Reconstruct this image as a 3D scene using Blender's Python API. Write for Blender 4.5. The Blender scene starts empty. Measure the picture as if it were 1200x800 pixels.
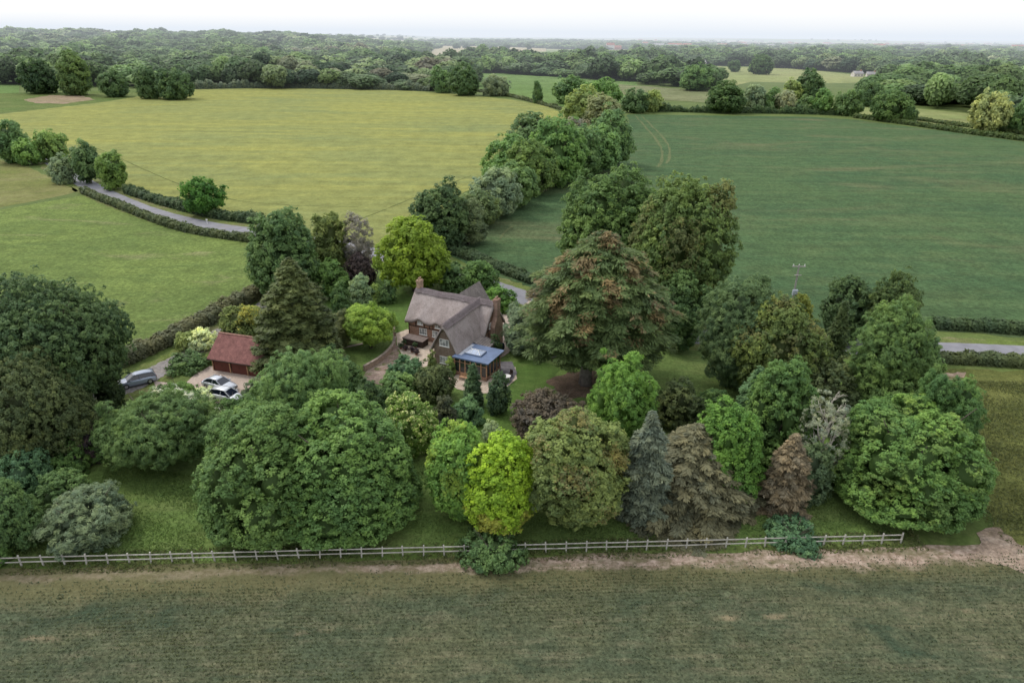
import bpy, bmesh, math, random
import numpy as np
from mathutils import Vector, Matrix
from mathutils.geometry import tessellate_polygon
random.seed(7)
R = math.radians
C = bpy.context.scene.collection
sc = bpy.context.scene

# ------------------------------------------------------------------ camera
CH, PIT, ROL, FPX = 40.0, R(24.1), R(0.6), 800.0
_F = Vector((0, math.cos(PIT), -math.sin(PIT)))
_R0, _U0 = Vector((1, 0, 0)), Vector((0, math.sin(PIT), math.cos(PIT)))
_R = math.cos(ROL)*_R0 + math.sin(ROL)*_U0
_U = -math.sin(ROL)*_R0 + math.cos(ROL)*_U0
def ray(u, v): return _F*FPX + _R*(u-600) - _U*(v-400)
def G(u, v, h=0.0):
    """where a line of sight of the photograph meets the plane at height h"""
    d = ray(u, v); t = (h-CH)/d.z
    return Vector((d.x*t, d.y*t, h))
cam = bpy.data.cameras.new('camera'); co = bpy.data.objects.new('camera', cam); C.objects.link(co)
M = Matrix((( _R.x, _U.x, -_F.x, 0), (_R.y, _U.y, -_F.y, 0), (_R.z, _U.z, -_F.z, CH), (0, 0, 0, 1)))
co.matrix_world = M
cam.sensor_width = 36; cam.lens = 24; cam.clip_start = 0.5; cam.clip_end = 40000
sc.camera = co

# ------------------------------------------------------------------ node helpers
class NT:
    def __init__(s, mat): s.t = mat.node_tree; s.n = s.t.nodes; s.l = s.t.links
    def node(s, typ, **kw):
        n = s.n.new(typ)
        for k, v in kw.items():
            if k in n.inputs.keys(): pass
            setattr(n, k, v)
        return n
    def put(s, sock, v):
        if v is None: return
        if isinstance(v, bpy.types.NodeSocket): s.l.new(v, sock)
        elif isinstance(v, (tuple, list)) and len(v) == 3 and sock.type == 'RGBA': sock.default_value = (*v, 1)
        else: sock.default_value = v
    def noise(s, scale, vec=None, detail=4, rough=0.55, dist=0.0):
        n = s.n.new('ShaderNodeTexNoise'); s.put(n.inputs['Vector'], vec)
        n.inputs['Scale'].default_value = scale; n.inputs['Detail'].default_value = detail
        n.inputs['Roughness'].default_value = rough; n.inputs['Distortion'].default_value = dist
        return n.outputs['Fac']
    def ramp(s, fac, lo, hi):
        n = s.n.new('ShaderNodeMapRange'); n.inputs['From Min'].default_value = lo; n.inputs['From Max'].default_value = hi
        s.put(n.inputs['Value'], fac); n.interpolation_type = 'SMOOTHSTEP'; return n.outputs['Result']
    def mix(s, fac, a, b, mode='MIX'):
        n = s.n.new('ShaderNodeMix'); n.data_type = 'RGBA'; n.blend_type = mode
        s.put(n.inputs[0], fac); s.put(n.inputs[6], a); s.put(n.inputs[7], b); return n.outputs[2]
    def math(s, op, a, b=0.0, c=None, clamp=False):
        n = s.n.new('ShaderNodeMath'); n.operation = op; n.use_clamp = clamp
        s.put(n.inputs[0], a); s.put(n.inputs[1], b)
        if c is not None: s.put(n.inputs[2], c)
        return n.outputs[0]
    def mapping(s, vec, scale=(1, 1, 1), rot=0.0, loc=(0, 0, 0)):
        n = s.n.new('ShaderNodeMapping'); s.put(n.inputs['Vector'], vec)
        n.inputs['Scale'].default_value = scale; n.inputs['Rotation'].default_value = (0, 0, rot); n.inputs['Location'].default_value = loc
        return n.outputs[0]
    def geo(s): return s.n.new('ShaderNodeNewGeometry').outputs['Position']
    def obj(s): return s.n.new('ShaderNodeTexCoord').outputs['Object']
def newmat(name):
    m = bpy.data.materials.new(name); m.use_nodes = True
    b = m.node_tree.nodes['Principled BSDF']; b.inputs['Roughness'].default_value = 0.85
    b.inputs['Specular IOR Level'].default_value = 0.25
    return m, NT(m), b
def bump(t, b, h, strength=0.5, dist=0.1):
    n = t.n.new('ShaderNodeBump'); n.inputs['Strength'].default_value = strength; n.inputs['Distance'].default_value = dist
    t.put(n.inputs['Height'], h); t.l.new(n.outputs[0], b.inputs['Normal'])
def simple(name, col, rough=0.8, var=0.25, scale=3.0, metal=0.0, bmp=0.0, spec=0.25):
    m, t, b = newmat(name)
    f = t.noise(scale, t.obj(), 5)
    c = t.mix(t.ramp(f, .3, .7), tuple(x*(1-var) for x in col), tuple(min(1, x*(1+var)) for x in col))
    t.put(b.inputs['Base Color'], c); b.inputs['Roughness'].default_value = rough; b.inputs['Metallic'].default_value = metal
    b.inputs['Specular IOR Level'].default_value = spec
    if bmp: bump(t, b, t.noise(scale*6, t.obj(), 4), bmp, .05)
    return m
MT = {}

# leaves: hue from the object's own colour, varied leaf by leaf and clump by clump
def leafmat(name, transl=0.40, warm=(1.22, 1.12, .95), cool=(.74, .82, .95), lo=1.02, hi=2.5):
    m, t, b = newmat(name)
    oi = t.n.new('ShaderNodeObjectInfo'); at = t.n.new('ShaderNodeAttribute'); at.attribute_name = 'v'
    tip = t.n.new('ShaderNodeAttribute'); tip.attribute_name = 'tip'
    base = oi.outputs['Color']
    tint = t.mix(at.outputs['Fac'], cool, warm)
    c = t.mix(1.0, base, tint, 'MULTIPLY')
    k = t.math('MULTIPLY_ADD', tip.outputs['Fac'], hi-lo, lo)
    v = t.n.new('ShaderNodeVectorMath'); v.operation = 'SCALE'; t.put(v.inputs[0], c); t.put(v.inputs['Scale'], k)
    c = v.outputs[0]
    t.put(b.inputs['Base Color'], c); b.inputs['Roughness'].default_value = .55; b.inputs['Specular IOR Level'].default_value = .22
    tr = t.n.new('ShaderNodeBsdfTranslucent'); t.put(tr.inputs['Color'], c)
    mx = t.n.new('ShaderNodeMixShader'); mx.inputs[0].default_value = transl
    t.l.new(b.outputs[0], mx.inputs[1]); t.l.new(tr.outputs[0], mx.inputs[2])
    t.l.new(mx.outputs[0], t.n['Material Output'].inputs['Surface'])
    return m
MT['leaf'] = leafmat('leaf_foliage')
MT['needle'] = leafmat('needle_foliage', .15, (1.2, 1.07, .85), (.75, .82, .85), .75, 2.2)
MT['bark'] = simple('bark', (.10, .085, .065), .95, .4, 2, bmp=.6)
MT['greybark'] = simple('grey_bark', (.22, .20, .185), .95, .3, 2)
MT['palebark'] = simple('pale_bark', (.42, .39, .33), .9, .3, 2)

# ------------------------------------------------------------------ object helpers
def tag(o, label=None, cat=None, group=None, kind=None):
    if label: o['label'] = label
    if cat: o['category'] = cat
    if group: o['group'] = group
    if kind: o['kind'] = kind
    return o
def empty(name, loc=(0, 0, 0), rz=0, **kw):
    o = bpy.data.objects.new(name, None); C.objects.link(o); o.location = loc; o.rotation_euler = (0, 0, rz)
    o.empty_display_size = .3
    return tag(o, **kw)
def link(name, me, mats, parent=None):
    o = bpy.data.objects.new(name, me); C.objects.link(o)
    for m in (mats if isinstance(mats, (list, tuple)) else [mats]): me.materials.append(m)
    if parent: o.parent = parent
    return o
class MB:
    def __init__(s): s.bm = bmesh.new()
    def box(s, x0, x1, y0, y1, z0, z1, mi=0, rot=None, piv=None):
        vs = [s.bm.verts.new((x, y, z)) for x in (x0, x1) for y in (y0, y1) for z in (z0, z1)]
        fs = [(0, 1, 3, 2), (4, 6, 7, 5), (0, 4, 5, 1), (2, 3, 7, 6), (0, 2, 6, 4), (1, 5, 7, 3)]
        for f in fs: s.bm.faces.new([vs[i] for i in f]).material_index = mi
        if rot is not None:
            bmesh.ops.rotate(s.bm, verts=vs, cent=piv or Vector(((x0+x1)/2, (y0+y1)/2, (z0+z1)/2)), matrix=rot)
        return vs
    def poly(s, pts, mi=0):
        vs = [s.bm.verts.new(p) for p in pts]; f = s.bm.faces.new(vs); f.material_index = mi; return f
    def prism(s, pts, d, mi=0):
        a = [s.bm.verts.new(p) for p in pts]; b = [s.bm.verts.new(Vector(p)+Vector(d)) for p in pts]; n = len(pts)
        s.bm.faces.new(a[::-1]).material_index = mi; s.bm.faces.new(b).material_index = mi
        for i in range(n): s.bm.faces.new((a[i], a[(i+1) % n], b[(i+1) % n], b[i])).material_index = mi
    def tube(s, pts, rads, n=7, mi=0, cap=True):
        rings = []
        for i, p in enumerate(pts):
            p = Vector(p); q = Vector(pts[min(i+1, len(pts)-1)]) - Vector(pts[max(i-1, 0)])
            q = q.normalized() if q.length > 1e-6 else Vector((0, 0, 1))
            a = q.orthogonal().normalized(); 
            if abs(q.z) < .99: a = q.cross(Vector((0, 0, 1))).normalized()
            else: a = Vector((1, 0, 0))
            b = q.cross(a)
            rings.append([s.bm.verts.new(p + (a*math.cos(6.2832*k/n)+b*math.sin(6.2832*k/n))*rads[i]) for k in range(n)])
        for i in range(len(rings)-1):
            for k in range(n):
                s.bm.faces.new((rings[i][k], rings[i][(k+1) % n], rings[i+1][(k+1) % n], rings[i+1][k])).material_index = mi
        if cap:
            for r_, fl in ((rings[0], 1), (rings[-1], 0)):
                try: s.bm.faces.new(r_[::-1] if fl else r_).material_index = mi
                except ValueError: pass
    def build(s, name, mats, parent=None, smooth=False, bevel=0):
        if bevel: bmesh.ops.bevel(s.bm, geom=s.bm.edges[:], offset=bevel, segments=2, affect='EDGES')
        bmesh.ops.recalc_face_normals(s.bm, faces=s.bm.faces[:])
        me = bpy.data.meshes.new(name); s.bm.to_mesh(me); s.bm.free()
        if smooth: me.polygons.foreach_set('use_smooth', [True]*len(me.polygons))
        return link(name, me, mats, parent)

# ------------------------------------------------------------------ terrain
def sst(x, a, b):
    t = np.clip((x-a)/(b-a), 0, 1); return t*t*(3-2*t)
def terr(x, y):
    x = np.asarray(x, float); y = np.asarray(y, float)
    z = 25*sst(y, 800, 2300)*sst(-x-.10*y, 0, 500)
    z = z + 5*np.sin(x*.0021+1)*np.sin(y*.0017)*sst(y, 1500, 3000)
    z = z + 45*sst(y, 6500, 9000)*(.55+.45*np.sin(x*.0006+.4))*sst(x, 1500, 4500)
    z = z + 16*sst(y, 7000, 9500)*(.6+.4*np.sin(x*.0009))
    return z

# ------------------------------------------------------------------ foliage generators (numpy)
def unit(a): return a/np.maximum(np.linalg.norm(a, axis=1, keepdims=True), 1e-9)
def cards(rng, P, N, L, W, fold=.25, along=None):
    """leaf-sized folded diamonds at P facing N; along = optional long-axis direction"""
    n = len(P)
    A = rng.normal(size=(n, 3)) if along is None else along
    T = unit(A - (A*N).sum(1)[:, None]*N); B = np.cross(N, T)
    L = (L*np.ones(n))[:, None]; W = (W*np.ones(n))[:, None]
    V = np.stack([P - T*L*.5, P + B*W*.5 - N*W*fold, P + T*L*.5, P - B*W*.5 - N*W*fold], 1)
    return V.reshape(-1, 3)
def ico(sub=2):
    bm = bmesh.new(); bmesh.ops.create_icosphere(bm, subdivisions=sub, radius=1)
    v = np.array([x.co[:] for x in bm.verts]); f = np.array([[q.index for q in p.verts] for p in bm.faces]); bm.free(); return v, f
ICO = {k: ico(k) for k in (1, 2, 3)}
def mesh_from(name, quads, v, tip, cores=None):
    """quads (4n x 3) leaf cards; cores: list of (verts, tris) dark inner masses"""
    nq = len(quads)//4
    vs = [quads]; loops = [np.arange(nq*4)]; tot = [np.full(nq, 4)]; av = [v]; at = [tip]; off = nq*4
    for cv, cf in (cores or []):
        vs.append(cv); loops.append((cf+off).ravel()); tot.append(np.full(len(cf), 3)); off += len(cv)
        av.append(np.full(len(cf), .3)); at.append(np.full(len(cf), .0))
    vs = np.concatenate(vs); loops = np.concatenate(loops); tot = np.concatenate(tot)
    me = bpy.data.meshes.new(name)
    me.vertices.add(len(vs)); me.vertices.foreach_set('co', vs.astype(np.float32).ravel())
    me.loops.add(len(loops)); me.loops.foreach_set('vertex_index', loops.astype(np.int32))
    me.polygons.add(len(tot)); st = np.concatenate([[0], np.cumsum(tot)[:-1]])
    me.polygons.foreach_set('loop_start', st.astype(np.int32)); me.polygons.foreach_set('loop_total', tot.astype(np.int32))
    a = me.attributes.new('v', 'FLOAT', 'FACE'); a.data.foreach_set('value', np.clip(np.concatenate(av), 0, 1).astype(np.float32))
    a = me.attributes.new('tip', 'FLOAT', 'FACE'); a.data.foreach_set('value', np.clip(np.concatenate(at), 0, 1).astype(np.float32))
    me.update(calc_edges=True); return me
def fib(n, rng):
    i = np.arange(n)+.5; z = 1-2*i/n; ph = i*2.399963 + rng.uniform(0, 6.28)
    r = np.sqrt(1-z*z); d = np.stack([r*np.cos(ph), r*np.sin(ph), z], 1)
    return unit(d + rng.normal(size=d.shape)*.16)
def envelope(d, shape):
    """radius multiplier of the unit crown in direction d (z -1..1)"""
    z = d[:, 2]
    if shape == 'cone':      # narrow top
        return 1/np.maximum(np.sqrt((d[:, 0]**2+d[:, 1]**2)) + np.maximum(z, 0)*.95 + np.maximum(-z, 0)*1.0, .2)*.97
    if shape == 'dome':      # full skirt, rounded top
        return np.where(z < 0, 1/np.maximum((np.abs(d[:, 0])**4+np.abs(d[:, 1])**4+np.abs(z)**4)**.25, .3)*.97, 1.0)
    if shape == 'column': return 1/np.maximum((np.sqrt(d[:, 0]**2+d[:, 1]**2)**3+np.abs(z)**3)**(1/3), .3)
    if shape == 'flat': return np.where(z < 0, .75, 1.0)
    return 1.0 + 0*z
def broad(seed, w, h, hb, leaf, shape='round', lobes=22, lr=.40, dense=1.0, rough=1.0, fine=False, core=True, spray=1.0, low=.42):
    rng = np.random.default_rng(seed)
    rx, rz, zc = w/2, (h-hb)/2, hb+(h-hb)*low
    up_, dn_ = (h-hb)*(1-low), (h-hb)*low
    def place(p):
        p = p.copy(); p[:, :2] *= rx; p[:, 2] = zc+np.where(p[:, 2] > 0, p[:, 2]*up_, p[:, 2]*dn_); return p
    D = fib(lobes, rng); E = envelope(D, shape)*(1+rng.normal(size=lobes)*.085*rough)
    S = np.array([rx, rx, rz])
    az_ = np.arctan2(D[:, 1], D[:, 0]); pa, pb = rng.uniform(0, 6.28, 2)
    E = E*(1+(.10*np.sin(2*az_+pa)+.07*np.sin(3*az_+2.5*D[:, 2]+pb)+.05*np.sin(5*D[:, 2]+pb))*min(rough, 1.2))
    lrad = lr*(1+np.clip(rng.normal(size=lobes), -2, 2)*.26*rough)
    LC = D*(E*(1-lrad*.92))[:, None]
    LC = np.concatenate([LC, [[0, 0, 0]]]); lrad = np.append(lrad, .6); D = np.vstack([D, [[0, 0, 1]]])
    rc = leaf*2.0
    mean = (rx*rx*rz)**(1/3)
    Ps = []; Ns = []; LV = []; lv = rng.normal(size=len(LC))*.13
    for i in range(len(LC)):
        area = 4*math.pi*(lrad[i]*mean)**2
        m = max(6, int(area/(rc*rc*1.35)*dense))
        q = unit(rng.normal(size=(m, 3)))
        r = lrad[i]*(1+rng.normal(size=m)*.07*rough+(rng.uniform(size=m) < .10)*rng.uniform(.04, .15, m))
        p = LC[i] + q*r[:, None]
        keep = np.ones(m, bool)
        for j in range(len(LC)):
            if j != i: keep &= (np.linalg.norm(p-LC[j], axis=1) > lrad[j]*.84)
        if i < len(LC)-1: keep &= (q*unit(LC[i:i+1])[0]).sum(1) > -.35
        keep &= (p[:, 2] > -1.02)
        Ps.append(p[keep]); Ns.append(q[keep]); LV.append(np.full(keep.sum(), lv[i]))
    P = place(np.concatenate(Ps)); LV = np.concatenate(LV); N = unit(np.concatenate(Ns)/S)
    P[:, 2] = np.maximum(P[:, 2], .15+rng.uniform(0, .5, len(P))*leaf)
    k = 26 if not fine else 30
    nc = len(P)
    cv = rng.normal(size=nc)*.17 + .45 + LV + .12*np.sin(P[:, 0]*.9+seed)*np.cos(P[:, 2]*.8) 
    CP = np.repeat(P, k, 0); CN = np.repeat(N, k, 0); CV = np.repeat(cv, k)
    off = unit(rng.normal(size=CP.shape)*.75 + CN*.75 + [0, 0, .15])
    rad = rng.uniform(.25, 1, len(CP))**.6
    csz = np.repeat(rng.uniform(.75, 1.35, nc), k)
    Q = CP + off*(rad*rc*csz)[:, None]*[1, 1, .8]
    nn = unit(off*.8 + CN*.4 + [0, 0, .45] + rng.normal(size=Q.shape)*.45)
    L = leaf*rng.uniform(.7, 1.3, len(Q))*spray
    quads = cards(rng, Q, nn, L*1.25, L*(.75 if not fine else .42)/spray)
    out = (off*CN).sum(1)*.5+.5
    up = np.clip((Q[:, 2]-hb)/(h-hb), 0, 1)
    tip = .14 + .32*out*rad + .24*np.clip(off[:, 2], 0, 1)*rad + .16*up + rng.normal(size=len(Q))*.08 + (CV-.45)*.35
    v = CV + rng.normal(size=len(Q))*.10
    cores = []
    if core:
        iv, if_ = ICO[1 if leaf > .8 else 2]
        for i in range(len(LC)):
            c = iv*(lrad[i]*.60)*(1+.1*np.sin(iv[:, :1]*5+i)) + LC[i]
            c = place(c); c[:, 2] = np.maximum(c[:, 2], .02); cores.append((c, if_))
    return quads, v, tip, cores
def conifer(seed, w, h, hb, spr, kind='spruce', dens=1.0):
    """whorls of real boughs carrying flat sprays"""
    rng = np.random.default_rng(seed)
    P = []; A = []; V = []; T = []; Nn = []
    step = spr*(.62 if kind != 'cedar' else .95)
    z = hb
    tips = []
    while z < h*.985:
        f = (z-hb)/(h-hb)
        if kind == 'cedar': Lr = (w/2)*(1-f**3.0)**.85*(.86+.14*min(1, f*5))*(.92+.08*math.sin(z*3))
        elif kind == 'yew': Lr = (w/2)*(1-f**1.6)**.8
        elif w > 6: Lr = (w/2)*(1-f**1.7)**.9*1.02
        else: Lr = (w/2)*(1-f**2.0)**.80*1.05*(.88+.12*math.sin(z*2.1+seed))
        nb = max(5, int((7 if kind == 'cedar' else 6)+Lr*2.1/spr*.62))
        ph0 = rng.uniform(0, 6.28)
        for b in range(nb):
            a = ph0+6.283*b/nb+rng.normal()*.16
            Lb = Lr*rng.uniform(.70, 1.12)*(.93+.10*math.sin(a*2+seed)+.05*math.sin(a*3+z))
            zz = z+rng.normal()*step*.35
            n = max(3, int(Lb/(spr*.30)*dens)); s = (np.arange(n)+rng.uniform(0, 1, n))/n; s = s**.75
            dirv = np.array([math.cos(a), math.sin(a), 0]); side = np.array([-math.sin(a), math.cos(a), 0])
            if kind == 'cedar': dz = Lb*(.16*s - .30*s**2.2)
            elif kind == 'yew': dz = Lb*(.55*s-.3*s*s)
            else: dz = Lb*(-.10*s - .26*s**2)+.10*Lb*s**4
            bv = rng.normal()*.16+.5
            m = 9
            ss = np.repeat(s, m)
            sd = rng.uniform(-1, 1, n*m); wdt = Lb*(.30 if kind == 'cedar' else .22)*np.sin(np.clip(ss*1.15, 0, 1)*3.0)**.7+spr*.25
            p = dirv*(ss*Lb)[:, None] + side*(sd*wdt)[:, None]
            p[:, 2] = zz + np.repeat(dz, m) - np.abs(sd)**1.5*wdt*(.22 if kind != 'spruce' else .5) + rng.normal(size=n*m)*spr*.16
            al = dirv + side*(sd*1.2)[:, None] + rng.normal(size=(n*m, 3))*.25; al[:, 2] -= (.15 if kind == 'cedar' else .55 if kind == 'spruce' else -.8)
            nn = np.array([0, 0, 1.]) + rng.normal(size=(n*m, 3))*.42 + dirv*.35
            P.append(p); A.append(unit(al)); Nn.append(unit(nn)); V.append(bv+rng.normal(size=n*m)*.1)
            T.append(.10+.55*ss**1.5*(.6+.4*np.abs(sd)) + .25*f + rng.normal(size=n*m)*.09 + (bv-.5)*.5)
        z += step*rng.uniform(.8, 1.2)
    P = np.concatenate(P); A = np.concatenate(A); Nn = np.concatenate(Nn); V = np.concatenate(V); T = np.concatenate(T)
    P[:, 2] = np.maximum(P[:, 2], .12)
    L = spr*rng.uniform(.6, 1.3, len(P))
    quads = cards(rng, P, Nn, L*1.1, L*(.27 if kind == 'cedar' else .34), .2, A)
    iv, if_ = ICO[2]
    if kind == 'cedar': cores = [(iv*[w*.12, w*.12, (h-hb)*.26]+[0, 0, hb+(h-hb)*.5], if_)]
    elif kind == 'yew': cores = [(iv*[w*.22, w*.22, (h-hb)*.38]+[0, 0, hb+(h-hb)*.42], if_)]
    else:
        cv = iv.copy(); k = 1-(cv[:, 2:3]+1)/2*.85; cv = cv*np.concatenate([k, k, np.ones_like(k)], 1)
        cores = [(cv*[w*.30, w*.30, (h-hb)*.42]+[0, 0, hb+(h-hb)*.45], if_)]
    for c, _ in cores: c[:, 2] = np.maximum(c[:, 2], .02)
    return quads, V, T, cores

def trunk_obj(parent, w, h, hb, rng, mat, kind='broad', rad=None, n=7):
    b = MB(); r = rad or max(.10, .022*h+.010*w)
    top = h*(.62 if kind == 'broad' else .95)
    pts = []; rr = []
    lean = (rng.normal()*.012, rng.normal()*.012)
    for i in range(7):
        f = i/6; pts.append((lean[0]*top*f+math.sin(f*5+r)*.06*f*w*.1, lean[1]*top*f, top*f))
        rr.append(r*(1.45 if i == 0 else 1.08 if i == 1 else 1-.72*f))
    b.tube(pts, rr, n)
    if kind == 'broad':
        for k in range(6):
            f = .3+.1*k; a = k*2.4+rng.uniform(0, 1); z = top*f; L = w*.33
            p0 = Vector((lean[0]*z, lean[1]*z, z)); d = Vector((math.cos(a), math.sin(a), .85))
            b.tube([p0, p0+d*L*.4, p0+d*L*.75+Vector((0, 0, L*.12)), p0+d*L+Vector((0, 0, L*.25))], [r*.5, r*.36, r*.22, r*.08], 5)
    elif kind == 'cedar':
        for k in range(9):
            a = k*2.4; z = max(hb*.7, 1.2)+k*.55; L = w*.36
            p0 = Vector((0, 0, z)); d = Vector((math.cos(a), math.sin(a), .12))
            b.tube([p0, p0+d*L*.5, p0+d*L], [r*.33, r*.2, r*.05], 5)
    return b.build('trunk', mat, parent, smooth=True)

# fit a crown to a place: where it stands and how tall and wide it is
def fit(u0, u1, v0, v1, hb):
    uc, vc = (u0+u1)/2, (v0+v1)/2; zc = hb+3; 
    for _ in range(30):
        p = G(uc, vc, zc); dep = (p-Vector((0, 0, CH))).dot(_F); s = FPX/dep
        th = math.atan2(CH-zc, p.y); r = (u1-u0)/2/s; E = (v1-v0)/2/s
        rz2 = (E*E-(r*math.sin(th))**2)/math.cos(th)**2
        rz = math.sqrt(max(rz2, ((.42 if hb > 0 else .24)*r)**2)); zc = zc*.5+(hb+rz)*.5
    return p.x, p.y, 2*r, hb+2*rz, p.y

COL = dict(
 dark=(.050, .078, .034), mid=(.064, .102, .040), green=(.070, .116, .036), bright=(.115, .195, .045), vivid=(.088, .160, .036),
 lime=(.165, .215, .066), olive=(.092, .112, .038), khaki=(.140, .168, .060), blue=(.100, .118, .100), sage=(.115, .145, .090), teal=(.062, .108, .056),
 brownc=(.105, .100, .070), dkolive=(.060, .074, .032), cedar=(.062, .088, .038), rust=(.150, .120, .092), purple=(.078, .062, .050), grey=(.17, .15, .14),
 yellow=(.22, .23, .06), cream=(.40, .42, .26), feather=(.100, .155, .058), wood=(.055, .088, .034), pale=(.15, .18, .07), hedge=(.068, .088, .036), plum=(.050, .036, .038))
_a, _b = G(-60, 665.5), G(1066, 636)
def FY(x): return _a.y+(_b.y-_a.y)/(_b.x-_a.x)*(x-_a.x)
FBX = _b.x
seedc = [100]
def project(x, y, z):
    dx, dy, dz = x, y, z-CH
    w = dx*_F.x+dy*_F.y+dz*_F.z
    return 600+FPX*(dx*_R.x+dy*_R.y+dz*_R.z)/w, 400-FPX*(dx*_U.x+dy*_U.y+dz*_U.z)/w, w
def refit(P, box, x, y, rz, behind, fixed=False, spiky=False):
    """nudge where a crown stands and its width and height until it fills its place"""
    ca, sa = math.cos(rz), math.sin(rz); P = P[::7]
    X, Y, Z = P[:, 0]*ca-P[:, 1]*sa, P[:, 0]*sa+P[:, 1]*ca, P[:, 2]
    kw = kh = 1.0; u0, u1, v0, v1 = box; W0 = X.max()-X.min(); H0 = Z.max()
    ry = np.percentile(-Y, 99)+(.9 if spiky else 0)
    for _ in range(50):
        U_, V_, D_ = project(x+X*kw, y+Y*kw, Z*kh)
        a0, a1 = np.percentile(U_, (.7, 99.3)); b0, b1 = np.percentile(V_, (.5, 99.5)); sc_ = FPX/D_.mean()
        x += ((u0+u1)/2-(a0+a1)/2)/sc_*.7; kw *= ((u1-u0)/(a1-a0))**.6
        th = math.atan2(CH, y); yn = y-(v1-b1)/sc_/math.sin(th)*.5
        if behind: yn = max(yn, FY(x)+.12+ry*kw)
        if not fixed: y = yn
        kh *= min(1.15, max(.87, ((v1 if not (behind or fixed) else max(b1, v0+5))-v0)/(b1-b0)))**.7
        kh = min(max(kh, .30*W0*kw/H0), 2.6*W0*kw/H0)
    return x, y, kw, kh
def limbs(b, p, d, L, r, lev, rng, n=5):
    q = p+d*L*.5+Vector(rng.normal(size=3))*L*.06; e = q+(d+Vector(rng.normal(size=3))*.22).normalized()*L*.5
    b.tube([p, q, e], [r, r*.8, r*.55], 5, cap=False)
    if lev:
        for i in range(n):
            t_ = .45+.55*i/(n-1); s_ = p.lerp(q, t_*2) if t_ < .5 else q.lerp(e, t_*2-1)
            dd = (d*.9+Vector(rng.normal(size=3))*.75+Vector((0, 0, .15))).normalized()
            limbs(b, s_, dd, L*rng.uniform(.45, .65), r*.5, lev-1, rng, 4)
def tree(box, kind, col, label, cat='tree', name=None, hb=.8, group=None, leafk=1.0, lobes=None, accent=None, bark='bark', at=None):
    x, y, w, h, dist = fit(*box, hb)
    if at: x, y = G(*at).xy; dist = y
    hb = min(hb, h*.4)
    leaf = min(1.3, max(.20, dist*.0037))*leafk
    over = leaf*1.5 if kind not in ('spruce', 'cedar', 'yew') else 0
    behind = box[3] < 665 and x < FBX and y < 90 and 'across' not in label and 'through' not in label
    seedc[0] += 1; sd = seedc[0]; rng = np.random.default_rng(sd)
    nm = name or ('shrub' if cat == 'shrub' else 'broadleaf_tree')
    if kind in ('spruce', 'cedar', 'yew'):
        nm = name or 'conifer_tree'
        g = conifer(sd, w, h, hb, leaf*(1.8 if kind != 'cedar' else 1.5), kind, 1.0 if kind != 'yew' else 1.5)
        mat = MT['needle']
    elif kind == 'bare':
        g = broad(sd, w, h, hb, leaf*.7, 'column', 16, .4, .8 if col == 'grey' else .35, core=False, fine=True); mat = MT['leaf']
    elif kind == 'feather':
        g = broad(sd, w, h, hb, leaf*1.0, 'round', lobes or 34, .30, 1.0, 1.9, fine=True, spray=1.5); mat = MT['leaf']
    else:
        sh = {'round': 'round', 'dome': 'round', 'cone': 'cone', 'column': 'column', 'bush': 'dome', 'oak': 'round'}[kind]
        nl = lobes or {'round': 20, 'dome': 44, 'cone': 30, 'column': 26, 'bush': 16, 'oak': 20}[kind]
        lr = {'round': .36, 'dome': .30, 'cone': .27, 'column': .30, 'bush': .42, 'oak': .42}[kind]
        lw = {'round': .42, 'dome': .15, 'cone': .25, 'column': .45, 'bush': .3, 'oak': .40}[kind]
        g = broad(sd, w, h, hb, leaf, sh, nl, lr, 1.0, {'oak': 1.6, 'dome': .65, 'column': 1.5}.get(kind, 1.6), low=lw); mat = MT['leaf']
    # whatever stands behind the fence keeps its skirt behind it
    rzz = rng.uniform(0, 6.28)
    x, y, kw, kh = refit(g[0], box, x, y, rzz, behind, at is not None, kind in ('spruce', 'cedar', 'yew')); w *= kw; h *= kh; hb *= kh
    S3 = np.array([kw, kw, kh]); g = (g[0]*S3, g[1], g[2], [(c*S3, f) for c, f in g[3]])
    dx = 0
    if at: dx = x-G(*at).x; x -= dx
    root = empty(nm, (x, y, float(terr(x, y))), rzz, label=label, cat=cat, group=group)
    if accent:
        acol, fn = accent; Pc = g[0].reshape(-1, 4, 3).mean(1); ca_, sa_ = math.cos(rzz), math.sin(rzz)
        m_ = fn(Pc[:, 0]*ca_-Pc[:, 1]*sa_, Pc[:, 0]*sa_+Pc[:, 1]*ca_, Pc[:, 2]/h, g[2], rng.uniform(size=len(Pc)))
        qq = g[0].reshape(-1, 4, 3); g2 = (qq[m_].reshape(-1, 3), g[1][m_], g[2][m_]); g = (qq[~m_].reshape(-1, 3), g[1][~m_], g[2][~m_], g[3])
        ac = link('tinted_foliage', mesh_from(nm+'_tinted', *g2), mat, root); ac.color = (*acol, 1)
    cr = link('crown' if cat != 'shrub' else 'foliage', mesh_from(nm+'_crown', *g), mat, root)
    c = COL[col] if isinstance(col, str) else col
    f_ = (1.22 if sum(c) < .26 else 1.05)*(1.25 if y > 150 else 1.0); c = (c[0]*f_*1.02, c[1]*f_*1.08, c[2]*f_*.96)
    cr.color = (*c, 1)
    if dx:
        for q in root.children: q.location = (dx*math.cos(rzz), -dx*math.sin(rzz), 0)
    trunk_obj(root, w, h, hb, rng, MT['greybark' if kind == 'cedar' else bark], 'broad' if kind not in ('spruce', 'cedar', 'yew') else ('cedar' if kind == 'cedar' else 'con'), rad=.62 if kind == 'cedar' else None).name = 'trunk' if cat != 'shrub' else 'stem'
    if kind == 'bare':
        b = MB()
        for k in range(9):
            z = h*(.22+.075*k); a = k*2.4; f = 1-.5*k/9
            limbs(b, Vector((0, 0, z)), Vector((math.cos(a), math.sin(a), 1.0+.12*k)).normalized(), w*.55*f, .022*h*f*.5+.02, 2, rng, 4)
        b.build('branches', MT[bark], root)
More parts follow.
